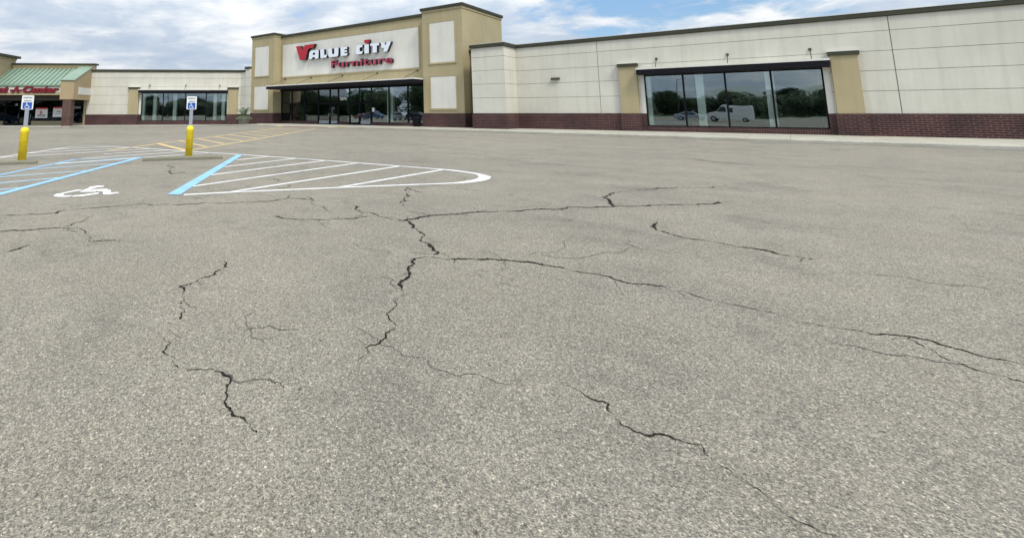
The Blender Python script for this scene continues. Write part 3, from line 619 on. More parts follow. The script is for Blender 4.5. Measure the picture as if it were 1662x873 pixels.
for i, (x0, x1) in enumerate([(-41.35, -39.45), (-39.45, -38.15), (-36.45, -35.0), (-35.0, -33.35)]):
    f = MB(); a, b_ = x0+.075, x1-.075; s = .07
    f.box(a, a+s, 41.17, 41.23, .15, 2.50); f.box(b_-s, b_, 41.17, 41.23, .15, 2.50); f.box(a+s, b_-s, 41.17, 41.23, 2.40, 2.50); f.box(a+s, b_-s, 41.17, 41.23, .15, .38)
    D = part(f.build('door', 'frame')); q = bx('door_glass', 'glass', (a+s, b_-s, 41.196, 41.204, .38, 2.40)); q.parent = D
    hx = (b_-.05) if i % 2 == 0 else (a+.05)
    h = MB(); h.tube((hx, 41.08, 1.0), (hx, 41.08, 1.35), .02, n=8); h.tube((hx, 41.08, 1.03), (hx, 41.18, 1.03), .014, n=6); h.tube((hx, 41.08, 1.32), (hx, 41.18, 1.32), .014, n=6)
    q = h.build('handle', 'steel'); q.parent = D
    if i in (1, 3, 0): q = bx('kick_plate', 'steel', (a+s+.02, b_-s-.02, 41.160, 41.168, .22, .52)); q.parent = D
# street number and door notices
num = place_text('street_number', '2070', .40, .006, (-37.85, 41.11, 2.84), (1, 0, 0), (0, 0, 1), ['numeral'], None, bold=.014, width=1.0); part(num)
m = MB().box(-33.22, -32.9, 41.11, 41.118, 1.55, 1.95); nt_ = part(m.build('door_notice', 'signwhite'))
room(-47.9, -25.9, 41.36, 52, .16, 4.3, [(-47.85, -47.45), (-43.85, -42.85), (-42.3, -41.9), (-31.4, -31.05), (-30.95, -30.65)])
# wall-pack light
m = MB(); m.prism([(0, 0), (-.20, .02), (-.20, .10), (-.06, .18), (0, .18)], lambda a, b_, d: (d, 41.0+a, 4.08+b_), -14.27, -13.60); lt = part(m.build('wall_light', 'brownbeam'))
# --- left wing, square to the near street (local x = along wall, y = depth)
LZ = -.11
JL = [1.22, 2.52, 3.71, 4.82, 5.97, 6.79]; wx0, wx1, wz0, wz1 = -22.85, -11.75, .38, 4.03
m = MB(); b = MB()
slabs(m, -29.75, wx0, 67, 67.3, JL); slabs(m, wx1, -9.78, 67, 67.3, JL); slabs(m, wx0+.001, wx1-.001, 67, 67.3, [wz1+.015, 4.82, 5.97, 6.79])
b.box(-29.73, wx0-.02, 67.02, 67.6, -.3, 6.8); b.box(wx1+.02, -9.8, 67.02, 67.6, -.3, 6.8); b.box(wx0-.02, wx1+.02, 67.02, 67.22, wz1+.02, 6.8)
part(m.build('wall', 'cream', None, WA)); part(b.build('wall_groove', 'groove', None, WA))
m = MB(); m.box(-29.8, -9.72, 66.86, 67.5, 6.80, 7.08); part(m.build('roof_trim', 'trim', None, WA, .02)); part(bx('roof_edge', 'trimlight', (-29.8, -9.7, 66.84, 67.52, 7.083, 7.11), None, WA))
for x0, x1, y, z_ in [(-29.78, -24.5, 66.94, 1.215), (-23.1, wx0, 66.94, 1.215), (wx1, -11.7, 66.94, 1.215), (-10.3, -9.74, 66.94, 1.215), (-24.5, -23.08, 66.66, 1.219), (-11.7, -10.28, 66.66, 1.219)]: part(bx('brick_base', 'brick', (x0, x1, y, 67.2, -.3, z_), None, WA))
part(bx('window_sill', 'soldier', (wx0, wx1, 66.93, 67.3, -.3, .37), None, WA))
for x0, x1 in [(-24.42, -23.15), (-11.62, -10.36)]:
    part(bx('pilaster', 'tan', (x0, x1, 66.72, 67.05, 1.22, 4.56), None, WA, .01)); part(bx('pilaster_cap', 'trim', (x0-.09, x1+.09, 66.62, 67.04, 4.55, 4.76), None, WA, .01)); part(bx('pilaster_cap_edge', 'panel', (x0-.11, x1+.11, 66.60, 67.03, 4.762, 4.83), None, WA))
window(67.12, [wx0+.04, -20.06, -17.2, -14.5, wx1-.04], wz0, wz1, WA)
for a in ((wx0-.26, wx0+.001), (wx1-.001, wx1+.15)): part(bx('window_jamb', 'panel', (*a, 66.985, 67.2, 1.225, wz1), None, WA))
canopy(-23.05, -11.7, 66.2, 67.0, 4.03, 4.36, [-21.85, -17.2, -12.75], WA, hz=5.02)
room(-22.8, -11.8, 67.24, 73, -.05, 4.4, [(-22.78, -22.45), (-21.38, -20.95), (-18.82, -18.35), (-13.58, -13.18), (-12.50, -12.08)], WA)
# short return and taller parapet against the left tower
m = MB(); b = MB(); slabs(m, -54.75, -53.42, 39.88, 40.2, JL); slabs(m, -53.42, -52.42, 39.62, 40.2, JL[:-1]+[7.12]); b.box(-54.7, -52.45, 39.9, 41, -.3, 6.8); b.box(-53.4, -52.45, 39.64, 41, -.3, 7.1)
part(m.build('wall', 'cream')); part(b.build('wall_groove', 'groove'))
m = MB(); m.box(-54.72, -53.56, 39.76, 40.4, 6.80, 7.08); m.box(-53.55, -52.58, 39.5, 40.4, 7.13, 7.42); part(m.build('roof_trim', 'trim', bevel=.02))
part(bx('brick_base', 'brick', (-54.8, -52.5, 39.56, 40.2, -.3, 1.217)))

# ------------------------------------------------------------------ store sign
sign = tag(empty('store_sign', (-37.5, 40.7, 7.7)), 'raised VALUE CITY Furniture letters in white and red on the pale panel over the entrance', 'sign')
def sp(o): o.parent = sign; o.location = -sign.location; return o
LT = {
 'V': [(-44.7,9.47),(-43.83,9.47),(-43.60,8.98),(-43.48,8.98),(-43.13,9.50),(-41.44,9.50),(-41.67,9.05),(-42.26,9.05),(-42.50,8.93),(-43.02,7.72),(-43.96,7.74)],
 'L': [(-40.56,8.72),(-39.92,8.72),(-39.89,8.05),(-39.38,8.06),(-39.57,7.73),(-40.49,7.73)],
 'U': [(-39.25,8.73),(-38.65,8.73),(-38.62,8.14),(-38.54,8.05),(-38.44,8.02),(-38.34,8.05),(-38.27,8.14),(-38.25,8.73),(-37.64,8.73),(-37.64,7.98),(-37.70,7.82),(-37.86,7.72),(-38.98,7.72),(-39.14,7.80),(-39.22,7.95)],
 'E': [(-37.32,8.70),(-36.32,8.72),(-36.34,8.45),(-36.72,8.44),(-36.72,8.33),(-36.34,8.32),(-36.34,8.11),(-36.72,8.11),(-36.72,8.0),(-36.23,7.99),(-36.37,7.73),(-37.28,7.73)],
 'C': [(-34.99,8.58),(-34.90,8.70),(-34.78,8.74),(-34.09,8.73),(-34.09,8.47),(-34.40,8.47),(-34.48,8.40),(-34.48,8.10),(-34.40,8.02),(-34.01,8.01),(-34.18,7.73),(-34.84,7.73),(-34.96,7.80),(-35.02,7.92)],
 'I': [(-33.81,8.71),(-33.19,8.72),(-33.19,7.74),(-33.81,7.73)],
 'T': [(-32.99,8.74),(-31.79,8.74),(-31.79,8.47),(-32.10,8.47),(-32.10,7.73),(-32.67,7.73),(-32.67,8.47),(-32.99,8.47)],
 'Y': [(-31.55,8.71),(-31.04,8.70),(-31.00,8.42),(-30.92,8.42),(-30.74,8.72),(-30.21,8.73),(-30.74,7.73),(-31.22,7.73),(-31.12,8.12),(-31.42,8.14),(-31.50,8.24)],
 'dot': [(-33.83,9.22),(-33.13,9.22),(-33.13,8.90),(-33.45,8.80),(-33.83,8.92)]}
YF = 40.60
fn = lambda a, b_, d: (a, d, b_)
for k_, P_ in LT.items():
    sp(MB().prism(P_, fn, YF-(.06 if k_ == 'V' else 0), 40.97, 0, 1).build('letter', ['red' if k_ in ('V', 'dot') else 'letterwhite', 'side']))
# A with its counter: three pieces share edges
a = MB()
a.prism([(-42.45,7.73),(-42.38,8.45),(-42.30,8.62),(-42.14,8.73),(-41.95,8.76),(-40.82,8.73),(-40.82,8.48),(-41.50,8.48),(-41.68,8.46),(-41.78,8.36),(-41.80,8.22),(-41.82,7.92),(-41.92,7.73)], fn, YF, 40.97, 0, 1)
a.prism([(-41.40,8.479),(-40.82,8.479),(-40.82,7.73),(-41.40,7.73)], fn, YF+.001, 40.97, 0, 1)
a.prism([(-41.80,8.20),(-41.401,8.20),(-41.401,7.92),(-41.81,7.92)], fn, YF+.002, 40.97, 0, 1)
sp(a.build('letter', ['letterwhite', 'side']))
sp(place_text('lettering', 'Furniture', 1.18, .17, (-38.80, 40.79, 6.50), (1, 0, 0), (0, 0, 1), ['pinkred', 'side'], None, bold=.018, width=8.68, space=1.06))

# ------------------------------------------------------------------ neighbouring shop with green roof
shop = tag(empty('shop_building', (*W2(-36, 64), 0)), 'tan strip mall shop with green standing seam metal roof and dark storefront', 'building')
def ps(o, rot=WA):
    o.parent = shop; o.location = -shop.location; return o
def wb(name, m_, a, bevel=0): return ps(bx(name, m_, a, None, WA, bevel))
# green roof plane from eave (n 63.4, z 4.9) to n 67.2, z 7.17
def rz_(n_): return 4.90+.600*(n_-63.4)
m = MB(); m.v = [(-39.6,63.35,rz_(63.35)),(-30.9,63.35,rz_(63.35)),(-30.9,67.2,rz_(67.2)),(-39.6,67.2,rz_(67.2)),(-39.6,63.35,rz_(63.35)-.12),(-30.9,63.35,rz_(63.35)-.12),(-30.9,67.2,rz_(67.2)-.12),(-39.6,67.2,rz_(67.2)-.12)]
m.f = [[0,1,2,3],[7,6,5,4],[4,5,1,0],[5,6,2,1],[6,7,3,2],[7,4,0,3]]; m.m = [0]*6; m.sm = [False]*6
rf = ps(m.build('roof', 'roofgreen', None, WA))
m = MB()
x = -39.3
while x < -30.9:
    k = len(m.v)
    for yy, dz in ((63.3, 0), (67.2, 0)):
        for dx, dh in ((-.03, 0), (.03, 0), (.03, .08), (-.03, .08)): m.v.append((x+dx, yy, rz_(yy)+.001+dh))
    m.f += [[k,k+1,k+2,k+3],[k+4,k+7,k+6,k+5],[k+3,k+2,k+6,k+7],[k,k+3,k+7,k+4],[k+1,k+5,k+6,k+2]]; m.m += [0]*5; m.sm += [False]*5
    x += .56
q = m.build('roof_seam', 'greendark'); q.parent = rf
wb('gutter', 'greentrim', (-48, -30.97, 63.22, 63.36, 4.70, 4.88), .01)
wb('fascia', 'tan2', (-48, -30.97, 63.42, 63.9, 3.62, 4.72))
wb('fascia_sign_band', 'panel', (-47, -31.0, 63.38, 63.43, 3.92, 4.66)); wb('fascia_edge', 'tan', (-48, -30.96, 63.34, 63.46, 3.62, 3.86), .01)
wb('header_beam', 'brownbeam', (-48, -30.9, 64.0, 64.4, 2.98, 3.62)); wb('soffit', 'brownbeam', (-48, -30.0, 63.45, 67.3, 3.55, 3.61))
wb('parapet', 'tan2', (-39.5, -29.2, 67.2, 67.9, 3.6, 7.68)); wb('parapet_band', 'tan', (-39.5, -29.15, 67.13, 67.25, 7.42, 7.66), .01)
wb('roof_trim', 'trim', (-39.5, -28.98, 67.0, 68.1, 7.68, 7.88), .02)
# projecting end gable with sloped green top
e0, e1 = -30.96, -29.37
m = MB(); m.prism([(62.5,3.07),(62.5,5.36),(67.5,7.52),(67.5,3.07)], lambda a_, b_, d: (d, a_, b_), e0, e1); ps(m.build('end_gable', 'tan2', None, WA))
m = MB(); m.prism([(62.38,5.35),(62.38,5.43),(67.55,7.66),(67.55,7.56)], lambda a_, b_, d: (d, a_, b_), e0-.05, e1+.07); ps(m.build('gable_roof', 'roofgreen', None, WA))
wb('blank_sign_panel', 'panel', (e1-.01, e1+.04, 63.7, 67.35, 3.70, 4.60), .01)
wb('brick_pier', 'pierbrick', (-30.58, -29.62, 62.55, 63.5, -.3, 3.07))
# storefront
wb('storefront_wall', 'tan2', (-30.05, -29.80, 66.9, 68, -.3, 3.6)); wb('head_wall', 'inside', (-48, -30, 67.0, 67.4, 3.05, 3.6))
wb('window_sill', 'sill', (-36.4, -31.95, 66.9, 67.3, -.3, .42)); wb('window_sill', 'sill', (-48, -39.9, 66.9, 67.3, -.3, .42)); wb('door_step', 'sill', (-31.95, -30.1, 66.8, 67.5, -.3, .12))
def shopwin(x0, x1, z0, z1, cols):
    f = MB(); f.box(x0, x1, 67.05, 67.15, z1-.06, z1); f.box(x0, x1, 67.05, 67.15, z0, z0+.06)
    for c_ in cols: f.box(c_-.04, c_+.04, 67.04, 67.16, z0+.06, z1-.06)
    F = ps(f.build('window_frame', 'frame', None, WA))
    for a_, b_ in zip(cols, cols[1:]): g_ = bx('pane', 'glass2', (a_+.045, b_-.045, 67.09, 67.098, z0+.06, z1-.06)); g_.parent = F
shopwin(-36.5, -31.9, .42, 3.05, [-36.46, -34.2, -31.94]); shopwin(-48, -39.8, .42, 3.05, [-47.9, -45.2, -42.5, -39.84])
for x0, x1 in [(-39.8, -38.05), (-38.05, -36.5), (-31.86, -30.1)]:
    f = MB(); a, b_ = x0+.02, x1-.02; f.box(a, a+.07, 67.05, 67.13, -.1, 3.05); f.box(b_-.07, b_, 67.05, 67.13, -.1, 3.05); f.box(a+.07, b_-.07, 67.05, 67.13, 2.35, 2.45); f.box(a+.07, b_-.07, 67.05, 67.13, 2.98, 3.05); f.box(a+.07, b_-.07, 67.05, 67.13, -.1, .15)
    D = ps(f.build('door', 'frame', None, WA)); q = bx('door_glass', 'glass2', (a+.07, b_-.07, 67.085, 67.093, .15, 2.98)); q.parent = D
    q = MB().tube((b_-.04, 66.98, .75), (b_-.04, 66.98, 1.3), .022, n=8).build('handle', 'steel'); q.parent = D
m = MB(); m.box(-48, -30, 72, 72.1, -.1, 3.6); m.box(-30, -29.9, 67.3, 72, -.1, 3.6); m.box(-48, -30, 67.3, 72, 3.5, 3.6); ps(m.build('interior_wall', 'inside', None, WA))
wb('interior_floor', 'insidefloor', (-48, -30, 67.2, 72, -.12, -.06))
m = MB(); m.box(-31.55, -30.45, 66.99, 67.0, 2.0, 2.28); q = ps(m.build('door_notice', 'grey', None, WA))
me = place_text('street_number', '20', .34, .006, (-38.62, 67.0, 2.40), (1, 0, 0), (0, 0, 1), ['signwhite'], None, bold=.006); me.rotation_euler.z = WA; ps(me)
# taller front bay at the left
wb('front_bay', 'tan2', (-52, -39.6, 63.0, 68.0, 3.6, 8.52)); wb('front_bay_frieze', 'tan2', (-52, -39.52, 62.92, 68.08, 8.30, 8.55), .01); wb('roof_trim', 'trim', (-52.2, -39.25, 62.65, 68.5, 8.551, 8.86), .02)
# its sign
s2 = tag(empty('shop_sign', (*W2(-35, 63.3), 3.95)), 'dark red Rent-A-Center channel letters on the fascia below the green metal roof', 'sign')
def s2p(o): o.rotation_euler.z = WA; o.parent = s2; o.location = -s2.location; return o
s2p(place_text('lettering', 'Rent', .95, .07, (-40.15, 63.28, 3.97), (1, 0, 0), (0, 0, 1), ['darkred', 'redside'], None, bold=.065, shear=.22, width=2.75))
s2p(place_text('lettering', '-A-', .95, .07, (-37.25, 63.28, 3.97), (1, 0, 0), (0, 0, 1), ['darkred', 'redside'], None, bold=.065, shear=.22, width=1.45))
s2p(place_text('lettering', 'Center', .95, .07, (-35.75, 63.28, 3.97), (1, 0, 0), (0, 0, 1), ['darkred', 'redside'], None, bold=.065, shear=.22, width=4.3))
# posters in the shop window
def poster(x0, x1, z0, z1, label, six):
    o = empty('poster', (*W2((x0+x1)/2, 66.98), z0)); tag(o, label, 'poster')
    def pp(q): q.rotation_euler.z = WA; q.parent = o; q.location = -o.location; return q
    pp(bx('sheet', 'paper', (x0, x1, 66.99, 67.01, z0, z1-.18))); pp(bx('header', 'postered', (x0, x1, 66.98, 67.01, z1-.179, z1)))
    cx = (x0+x1)/2
    if six: pp(place_text('lettering', '6', .62, .004, (cx-.20, 66.982, z0+.52), (1, 0, 0), (0, 0, 1), ['postered'], None, bold=.02))
    m = MB()
    if six:
        for zc in (.38, .22): m.box(cx-.48, cx+.48, 66.982, 66.99, z0+zc-.045, z0+zc+.045)
    else:
        m.box(cx-.22, cx+.22, 66.982, 66.99, z0+.62, z0+.74); m.box(cx-.42, cx+.42, 66.982, 66.99, z0+.40, z0+.44)
    pp(m.build('print_block', 'black' if six else 'grey'))
poster(-36.02, -34.52, .80, 2.12, 'white window poster with red header and large red numeral', True)
poster(-33.86, -32.45, .92, 2.22, 'plain white window poster with red header next to the brick pier', False)

# ------------------------------------------------------------------ accessible parking signs in bollards
def access_symbol(p, r_, u_, s, d, name='symbol', parent=None, mt='signwhite'):
    """small wheelchair figure on a sign"""
    r_, u_ = Vector(r_), Vector(u_); n_ = r_.cross(u_); o = Vector(p); m = MB()
    f = lambda a_, b_, dd: tuple(o + r_*a_*s + u_*b_*s + n_*(d-dd))
    def seg(a_, b_, t):
        a_, b_ = Vector(a_), Vector(b_); q = (b_-a_).normalized(); q = Vector((-q.y, q.x))*t
        m.prism([tuple(a_+q), tuple(a_-q), tuple(b_-q), tuple(b_+q)], f, 0, .002)
    m.prism([(-.10+.085*math.cos(t*math.pi/5), .38+.085*math.sin(t*math.pi/5)) for t in range(10)], f, 0, .002)
    seg((-.10, .27), (-.06, -.02), .045); seg((-.08, .13), (.12, .13), .035); seg((-.06, -.02), (.17, -.02), .04); seg((.17, -.02), (.28, -.28), .04); seg((.26, -.27), (.38, -.23), .03)
    pts = [(-.03+.27*math.cos(R(t)), -.13+.27*math.sin(R(t))) for t in range(118, 345, 22)]
    for a_, b_ in zip(pts, pts[1:]): seg(a_, b_, .033)
    return m.build(name, mt, parent)
def sign_post(loc, lean, face, label):
    o = empty('parking_sign', (0, 0, 0)); tag(o, label, 'parking sign', 'accessible parking signs on yellow bollards')
    m = MB(); m.lathe((0, 0, 0), [(.118, -.02), (.118, .93), (.121, .935), (.121, .965), (.116, 1.0), (.10, 1.04), (.07, 1.065), (.03, 1.078)], 26); m.build('bollard_sleeve', 'bollard', o)
        # U-channel post
    m = MB(); m.box(-.055, .055, -.008, .0, 1.05, 2.05); m.box(-.055, -.045, 0, .035, 1.05, 2.05); m.box(.045, .055, 0, .035, 1.05, 2.05); m.box(-.012, .012, -.016, -.008, 1.05, 1.64); m.build('post', 'steel', o)
    # plate with rounded corners
    W_, Hh, rr = .165, .225, .03; pts = []
    for cx, cz, a0 in [(W_-rr, Hh-rr, 0), (-W_+rr, Hh-rr, 90), (-W_+rr, -Hh+rr, 180), (W_-rr, -Hh+rr, 270)]:
        for t in range(0, 91, 30): pts.append((cx+rr*math.cos(R(a0+t)), 1.86+cz+rr*math.sin(R(a0+t))))
    pl = MB().prism(pts, lambda a_, b_, d: (a_, d, b_), -.026, -.020).build('sign_plate', 'signwhite', o)
    q = bx('blue_panel', 'signblue', (-.128, .128, -.0285, -.026, 1.655, 1.862)); q.parent = pl
    access_symbol((-.0, -.029, 1.755), (1, 0, 0), (0, 0, 1), .21, .001, 'wheelchair_symbol', pl)
    q = place_text('lettering', 'RESERVED', .072, .001, (-.125, -.0275, 1.985), (1, 0, 0), (0, 0, 1), ['signgreen'], None, bold=.0015, width=.25); q.parent = pl
    q = place_text('lettering', 'PARKING', .072, .001, (-.105, -.0275, 1.885), (1, 0, 0), (0, 0, 1), ['signgreen'], None, bold=.0015, width=.21); q.parent = pl
    m = MB(); 
    for z in (1.70, 2.04): m.tube((0, -.034, z+.0), (0, -.02, z), .008, n=8)
    q = m.build('bolt', 'steel'); q.parent = pl
    o.location = (loc[0], loc[1], H(loc[0])); o.rotation_euler = (Matrix.Rotation(lean[1], 3, Vector(lean[0])) @ Matrix.Rotation(face, 3, 'Z')).to_euler()
    return o
ra = (r0.x, r0.y)
viewdir = (fw.x, fw.y, 0)
sign_post((-15.62, 9.3), (viewdir, R(1.0)), R(50), 'right hand accessible parking sign in a yellow bollard before the left display window')
sign_post((-18.42, 5.12), (viewdir, R(.9)), R(62), 'left hand accessible parking sign in a yellow bollard before the green roofed shop')

# ------------------------------------------------------------------ wheel stops
def wheel_stop(a_, b_, label):
    a_, b_ = Vector(a_), Vector(b_); L_ = (b_-a_).length; c_ = (a_+b_)/2; o = MB(); hw = .085
    pr = [(-hw, 0), (-hw, .07), (-hw+.035, .115), (hw-.035, .115), (hw, .07), (hw, 0)]
    n = 12; k = 0
    for i in range(n+1):
        x_ = -L_/2+L_*i/n; s = .86 if i in (0, n) else 1
        for p_ in pr: o.v.append((x_, p_[0]*s+random.uniform(-.003, .003), p_[1]*s+random.uniform(-.003, .003)))
    for i in range(n):
        for j in range(5): o.f.append([6*i+j, 6*i+6+j, 6*i+7+j, 6*i+1+j]); o.m.append(0); o.sm.append(False)
    o.f.append([0,1,2,3,4,5]); o.f.append([6*n+5-j for j in range(6)]); o.m += [0, 0]; o.sm += [False]*2
    ob = o.build('wheel_stop', 'stop', None, 0, .01); d = b_-a_; ob.location = (c_.x, c_.y, .001); ob.rotation_euler.z = math.atan2(d.y, d.x)
    return tag(ob, label, 'wheel stop', 'concrete wheel stops')
wheel_stop((-15.62, 7.68), (-14.36, 9.82), 'whole concrete wheel stop at the foot of the right yellow bollard')
wheel_stop((-18.6, 2.85), (-17.30, 5.22), 'concrete wheel stop cut by the left edge below the left yellow bollard')

# ------------------------------------------------------------------ planter and plant, bin
PL = (-49.3, 36.5)
m = MB(); m.lathe((0, 0, 0), [(.60, 0), (.66, .05), (.72, .70), (.74, .74), (.74, .80), (.66, .80), (.64, .70)], 30)
po = tag(m.build('planter', ['pot']), 'round olive grey concrete planter on the walk left of the entrance', 'planter'); po.location = (*PL, H(PL[0])+.125)
q = MB().lathe((0, 0, 0), [(.66, .68), (.3, .70), (.02, .71)], 20).build('soil', 'soil', po)
pt = empty('palm_plant', (PL[0], PL[1], H(PL[0])+.82)); tag(pt, 'small potted palm with arching green fronds growing in the round planter', 'plant')
m = MB(); random.seed(3)
for i in range(15):
    a_ = i*2.4+random.uniform(-.2, .2); L_ = random.uniform(.8, 1.5); up = random.uniform(1.5, 2.5); prev = None
    for t in range(15):
        s = t/14; r_ = L_*s; z_ = up*(1.5*s-1.05*s*s); c_ = Vector((math.cos(a_)*r_, math.sin(a_)*r_, z_))
        if prev is not None:
            m.tube(prev, c_, .014*(1-s*.7), n=4)
            d = (c_-prev).normalized(); sd_ = d.cross(Vector((0, 0, 1))).normalized()
            for sg in (-1, 1):
                l = .30*math.sin(math.pi*min(1, s*.9+.12)); tip = c_+sd_*sg*l+d*l*.6-Vector((0, 0, l*.3)); k = len(m.v)
                m.v += [tuple(c_-d*.03), tuple(c_+d*.03), tuple(tip)]; m.f.append([k, k+1, k+2]); m.m.append(0); m.sm.append(False)
        prev = c_
m.build('frond', 'leaf', pt)
m = MB()
for i in range(900):
    a_ = random.uniform(0, 6.283); r_ = (random.random()**.6)*.95; z_ = .02+.28*(1-(r_/.98)**2)*random.random()+(0 if r_ < .7 else -.15*random.random()); c_ = Vector((math.cos(a_)*r_, math.sin(a_)*r_, z_)); k = len(m.v)
    d = Vector((random.uniform(-1, 1), random.uniform(-1, 1), random.uniform(-.2, 1))).normalized(); e_ = d.orthogonal().normalized()*.03
    m.v += [tuple(c_), tuple(c_+d*.05+e_), tuple(c_+d*.11), tuple(c_+d*.05-e_)]; m.f.append([k, k+1, k+2, k+3]); m.m.append(0); m.sm.append(False)
m.build('foliage', 'sage', pt)
tcn = empty('trash_can', (-26.62, 39.7, .15)); tag(tcn, 'black round litter bin beside the right tower base under the canopy', 'trash can')
m = MB(); m.lathe((0, 0, 0), [(.30, 0), (.34, .04), (.35, .10), (.37, .70), (.38, .74)], 24); m.build('bin_body', 'dark', tcn)
m = MB()
for i in range(20):
    t = 2*math.pi*i/20; m.box(.372*math.cos(t)-.012, .372*math.cos(t)+.012, .372*math.sin(t)-.012, .372*math.sin(t)+.012, .08, .70)
m.build('bin_slat', 'dark', tcn)
m = MB(); m.lathe((0, 0, 0), [(.41, .74), (.42, .77), (.40, .82), (.30, .88), (.16, .90), (.15, .87)], 24); m.build('bin_lid', 'dark', tcn)

# ------------------------------------------------------------------ behind the camera, seen in the glass
for i, (nm, c_) in enumerate([('car_silver', (.42, .44, .47)), ('car_dark', (.03, .035, .045)), ('car_white', (.72, .72, .70)), ('car_red', (.25, .02, .02)), ('car_blue', (.04, .08, .17))]):
    MT[nm] = simple(nm, c_, .25, .3 if i < 2 else 0, .02, 1)
MT['tyre'] = simple('tyre', (.02,)*3, .85); MT['carglass'] = simple('car_window', (.015, .02, .025), .08, 0, .02, 1, 0, .8); MT['lens'] = simple('lamp_lens', (.7, .7, .68), .15)
def vehicle(name, kind, colour):
    o = empty(name)
    if kind == 'van':
        L_, W_ = 5.6, 1.0
        body = [(-2.8,.35),(-2.75,.95),(-2.2,1.25),(-1.55,1.42),(-.85,2.2),(-.55,2.42),(2.6,2.5),(2.78,2.35),(2.8,.35)]
        win = [[(-1.50,1.42),(-.85,2.14),(-.35,2.14),(-.3,1.42)], [(-.2,1.42),(-.2,2.14),(.35,2.14),(.35,1.42)]]; wr = .36; ax = (-1.9, 1.75)
    elif kind == 'suv':
        L_, W_ = 4.7, .95
        body = [(-2.35,.35),(-2.35,.85),(-2.15,1.0),(-1.15,1.12),(-.5,1.62),(-.2,1.72),(1.75,1.70),(2.15,1.25),(2.33,1.0),(2.33,.35)]
        win = [[(-1.02,1.12),(-.45,1.58),(.25,1.60),(.25,1.12)], [(.33,1.12),(.33,1.60),(1.6,1.58),(1.95,1.15)]]; wr = .37; ax = (-1.45, 1.45)
    else:
        L_, W_ = 4.6, .9
        body = [(-2.3,.3),(-2.3,.66),(-2.05,.82),(-1.0,.95),(-.35,1.38),(0,1.45),(.9,1.42),(1.55,1.05),(2.2,.98),(2.3,.75),(2.3,.3)]
        win = [[(-.88,.95),(-.3,1.34),(.2,1.38),(.2,.95)], [(.28,.95),(.28,1.38),(.85,1.36),(1.4,1.0)]]; wr = .33; ax = (-1.4, 1.4)
    m = MB(); n = len(body); sec = []
    for s_, tuck in ((-1, 1), (1, 1)):
        for x_, z_ in body:
            t = 1 if z_ < 1.0 else 1-.16*min(1, (z_-1.0)/.7)*(1 if kind != 'van' else .5); m.v.append((x_, s_*W_*t, z_))
    m.f = [[i for i in range(n)], [n+i for i in range(n)][::-1]] + [[i, (i+1) % n, n+(i+1) % n, n+i] for i in range(n)]; m.m = [0]*(n+2); m.sm = [False]*(n+2)
    b_ = m.build('body', colour, o, 0, .06)
    for poly_ in win:
        for s_ in (-1, 1):
            m = MB(); k = len(poly_)
            for d in (.99, 1.012):
                for x_, z_ in poly_:
                    t = 1 if z_ < 1.0 else 1-.16*min(1, (z_-1.0)/.7)*(1 if kind != 'van' else .5); m.v.append((x_, s_*(W_*t+(.012 if d > 1 else -.03)), z_))
            m.f = [list(range(k)), [k+i for i in range(k)][::-1]]+[[i, (i+1) % k, k+(i+1) % k, k+i] for i in range(k)]; m.m = [0]*(k+2); m.sm = [False]*(k+2); m.build('side_window', 'carglass', o)
    # windscreen lies on the raked front panel
    fa = {'van': ((-1.52,1.46),(-.88,2.17)), 'suv': ((-1.08,1.17),(-.54,1.58)), 'sedan': ((-.93,1.0),(-.40,1.34))}[kind]
    (x1_, z1_), (x2_, z2_) = fa; nx_, nz_ = -(z2_-z1_), (x2_-x1_); l = math.hypot(nx_, nz_); nx_ /= l; nz_ /= l
    MB().add([(x1_+nx_*.015, -W_*.84, z1_+nz_*.015), (x1_+nx_*.015, W_*.84, z1_+nz_*.015), (x2_+nx_*.015, W_*.76, z2_+nz_*.015), (x2_+nx_*.015, -W_*.76, z2_+nz_*.015)], [(0,1,2,3)]).build('windscreen', 'carglass', o)
    for a_ in ax:
        for s_ in (-1, 1):
            wl = MB().tube((a_, s_*(W_-.2), wr), (a_, s_*(W_+.01), wr), wr, n=20).build('wheel', 'tyre', o); q = MB().tube((a_, s_*(W_-.05), wr), (a_, s_*(W_+.02), wr), wr*.6, n=14).build('rim', 'steel'); q.parent = wl
    for s_ in (-1, 1):
        bx('headlight', 'lens', (body[1][0]-.01, body[1][0]+.14, s_*W_*.78-.16, s_*W_*.78+.16, body[1][1]-.14, body[1][1]+.02), o, 0, .02); bx('tail_light', 'postered', (body[-1][0]-.1, body[-1][0]+.012, s_*W_*.82-.11, s_*W_*.82+.11, .75, .95), o, 0, .02)
    return o
def copy_tree(o, parent=None):
    c_ = o.copy(); C.objects.link(c_); c_.parent = parent
    for ch in list(o.children): copy_tree(ch, c_)
    return c_
specs = [
 ('van', 'van', 'car_white', (-6.4, -11.5), 2, 'white high roof van mirrored in the right display window'),
 ('parked_car', 'sedan', 'car_silver', (-11.5, -13.5), 178, 'silver sedan mirrored at the foot of the right display window'),
 ('parked_car', 'suv', 'car_dark', (-57, -3), 184, 'dark estate car mirrored between the entrance doors'),
 ('parked_car', 'suv', 'car_silver', (-63, -4.5), 3, 'silver estate car mirrored right of the entrance doors'),
 ('parked_car', 'sedan', 'car_white', (-52, -8), 185, 'white sedan mirrored low in the rightmost entrance pane'),
 ('parked_car', 'suv', 'car_blue', (-70, -5), 182, 'blue estate car mirrored under the street number'),
 ('parked_car', 'sedan', 'car_red', (-77, -9), 2, 'red sedan parked farthest left in the mirrored row'),
 ('parked_car', 'suv', 'car_silver', (24, -42), 40, 'silver estate car mirrored far off in the left display window'),
 ('parked_car', 'sedan', 'car_dark', (14, -48), 42, 'dark sedan mirrored far off in the left display window'),
]
proto = {}
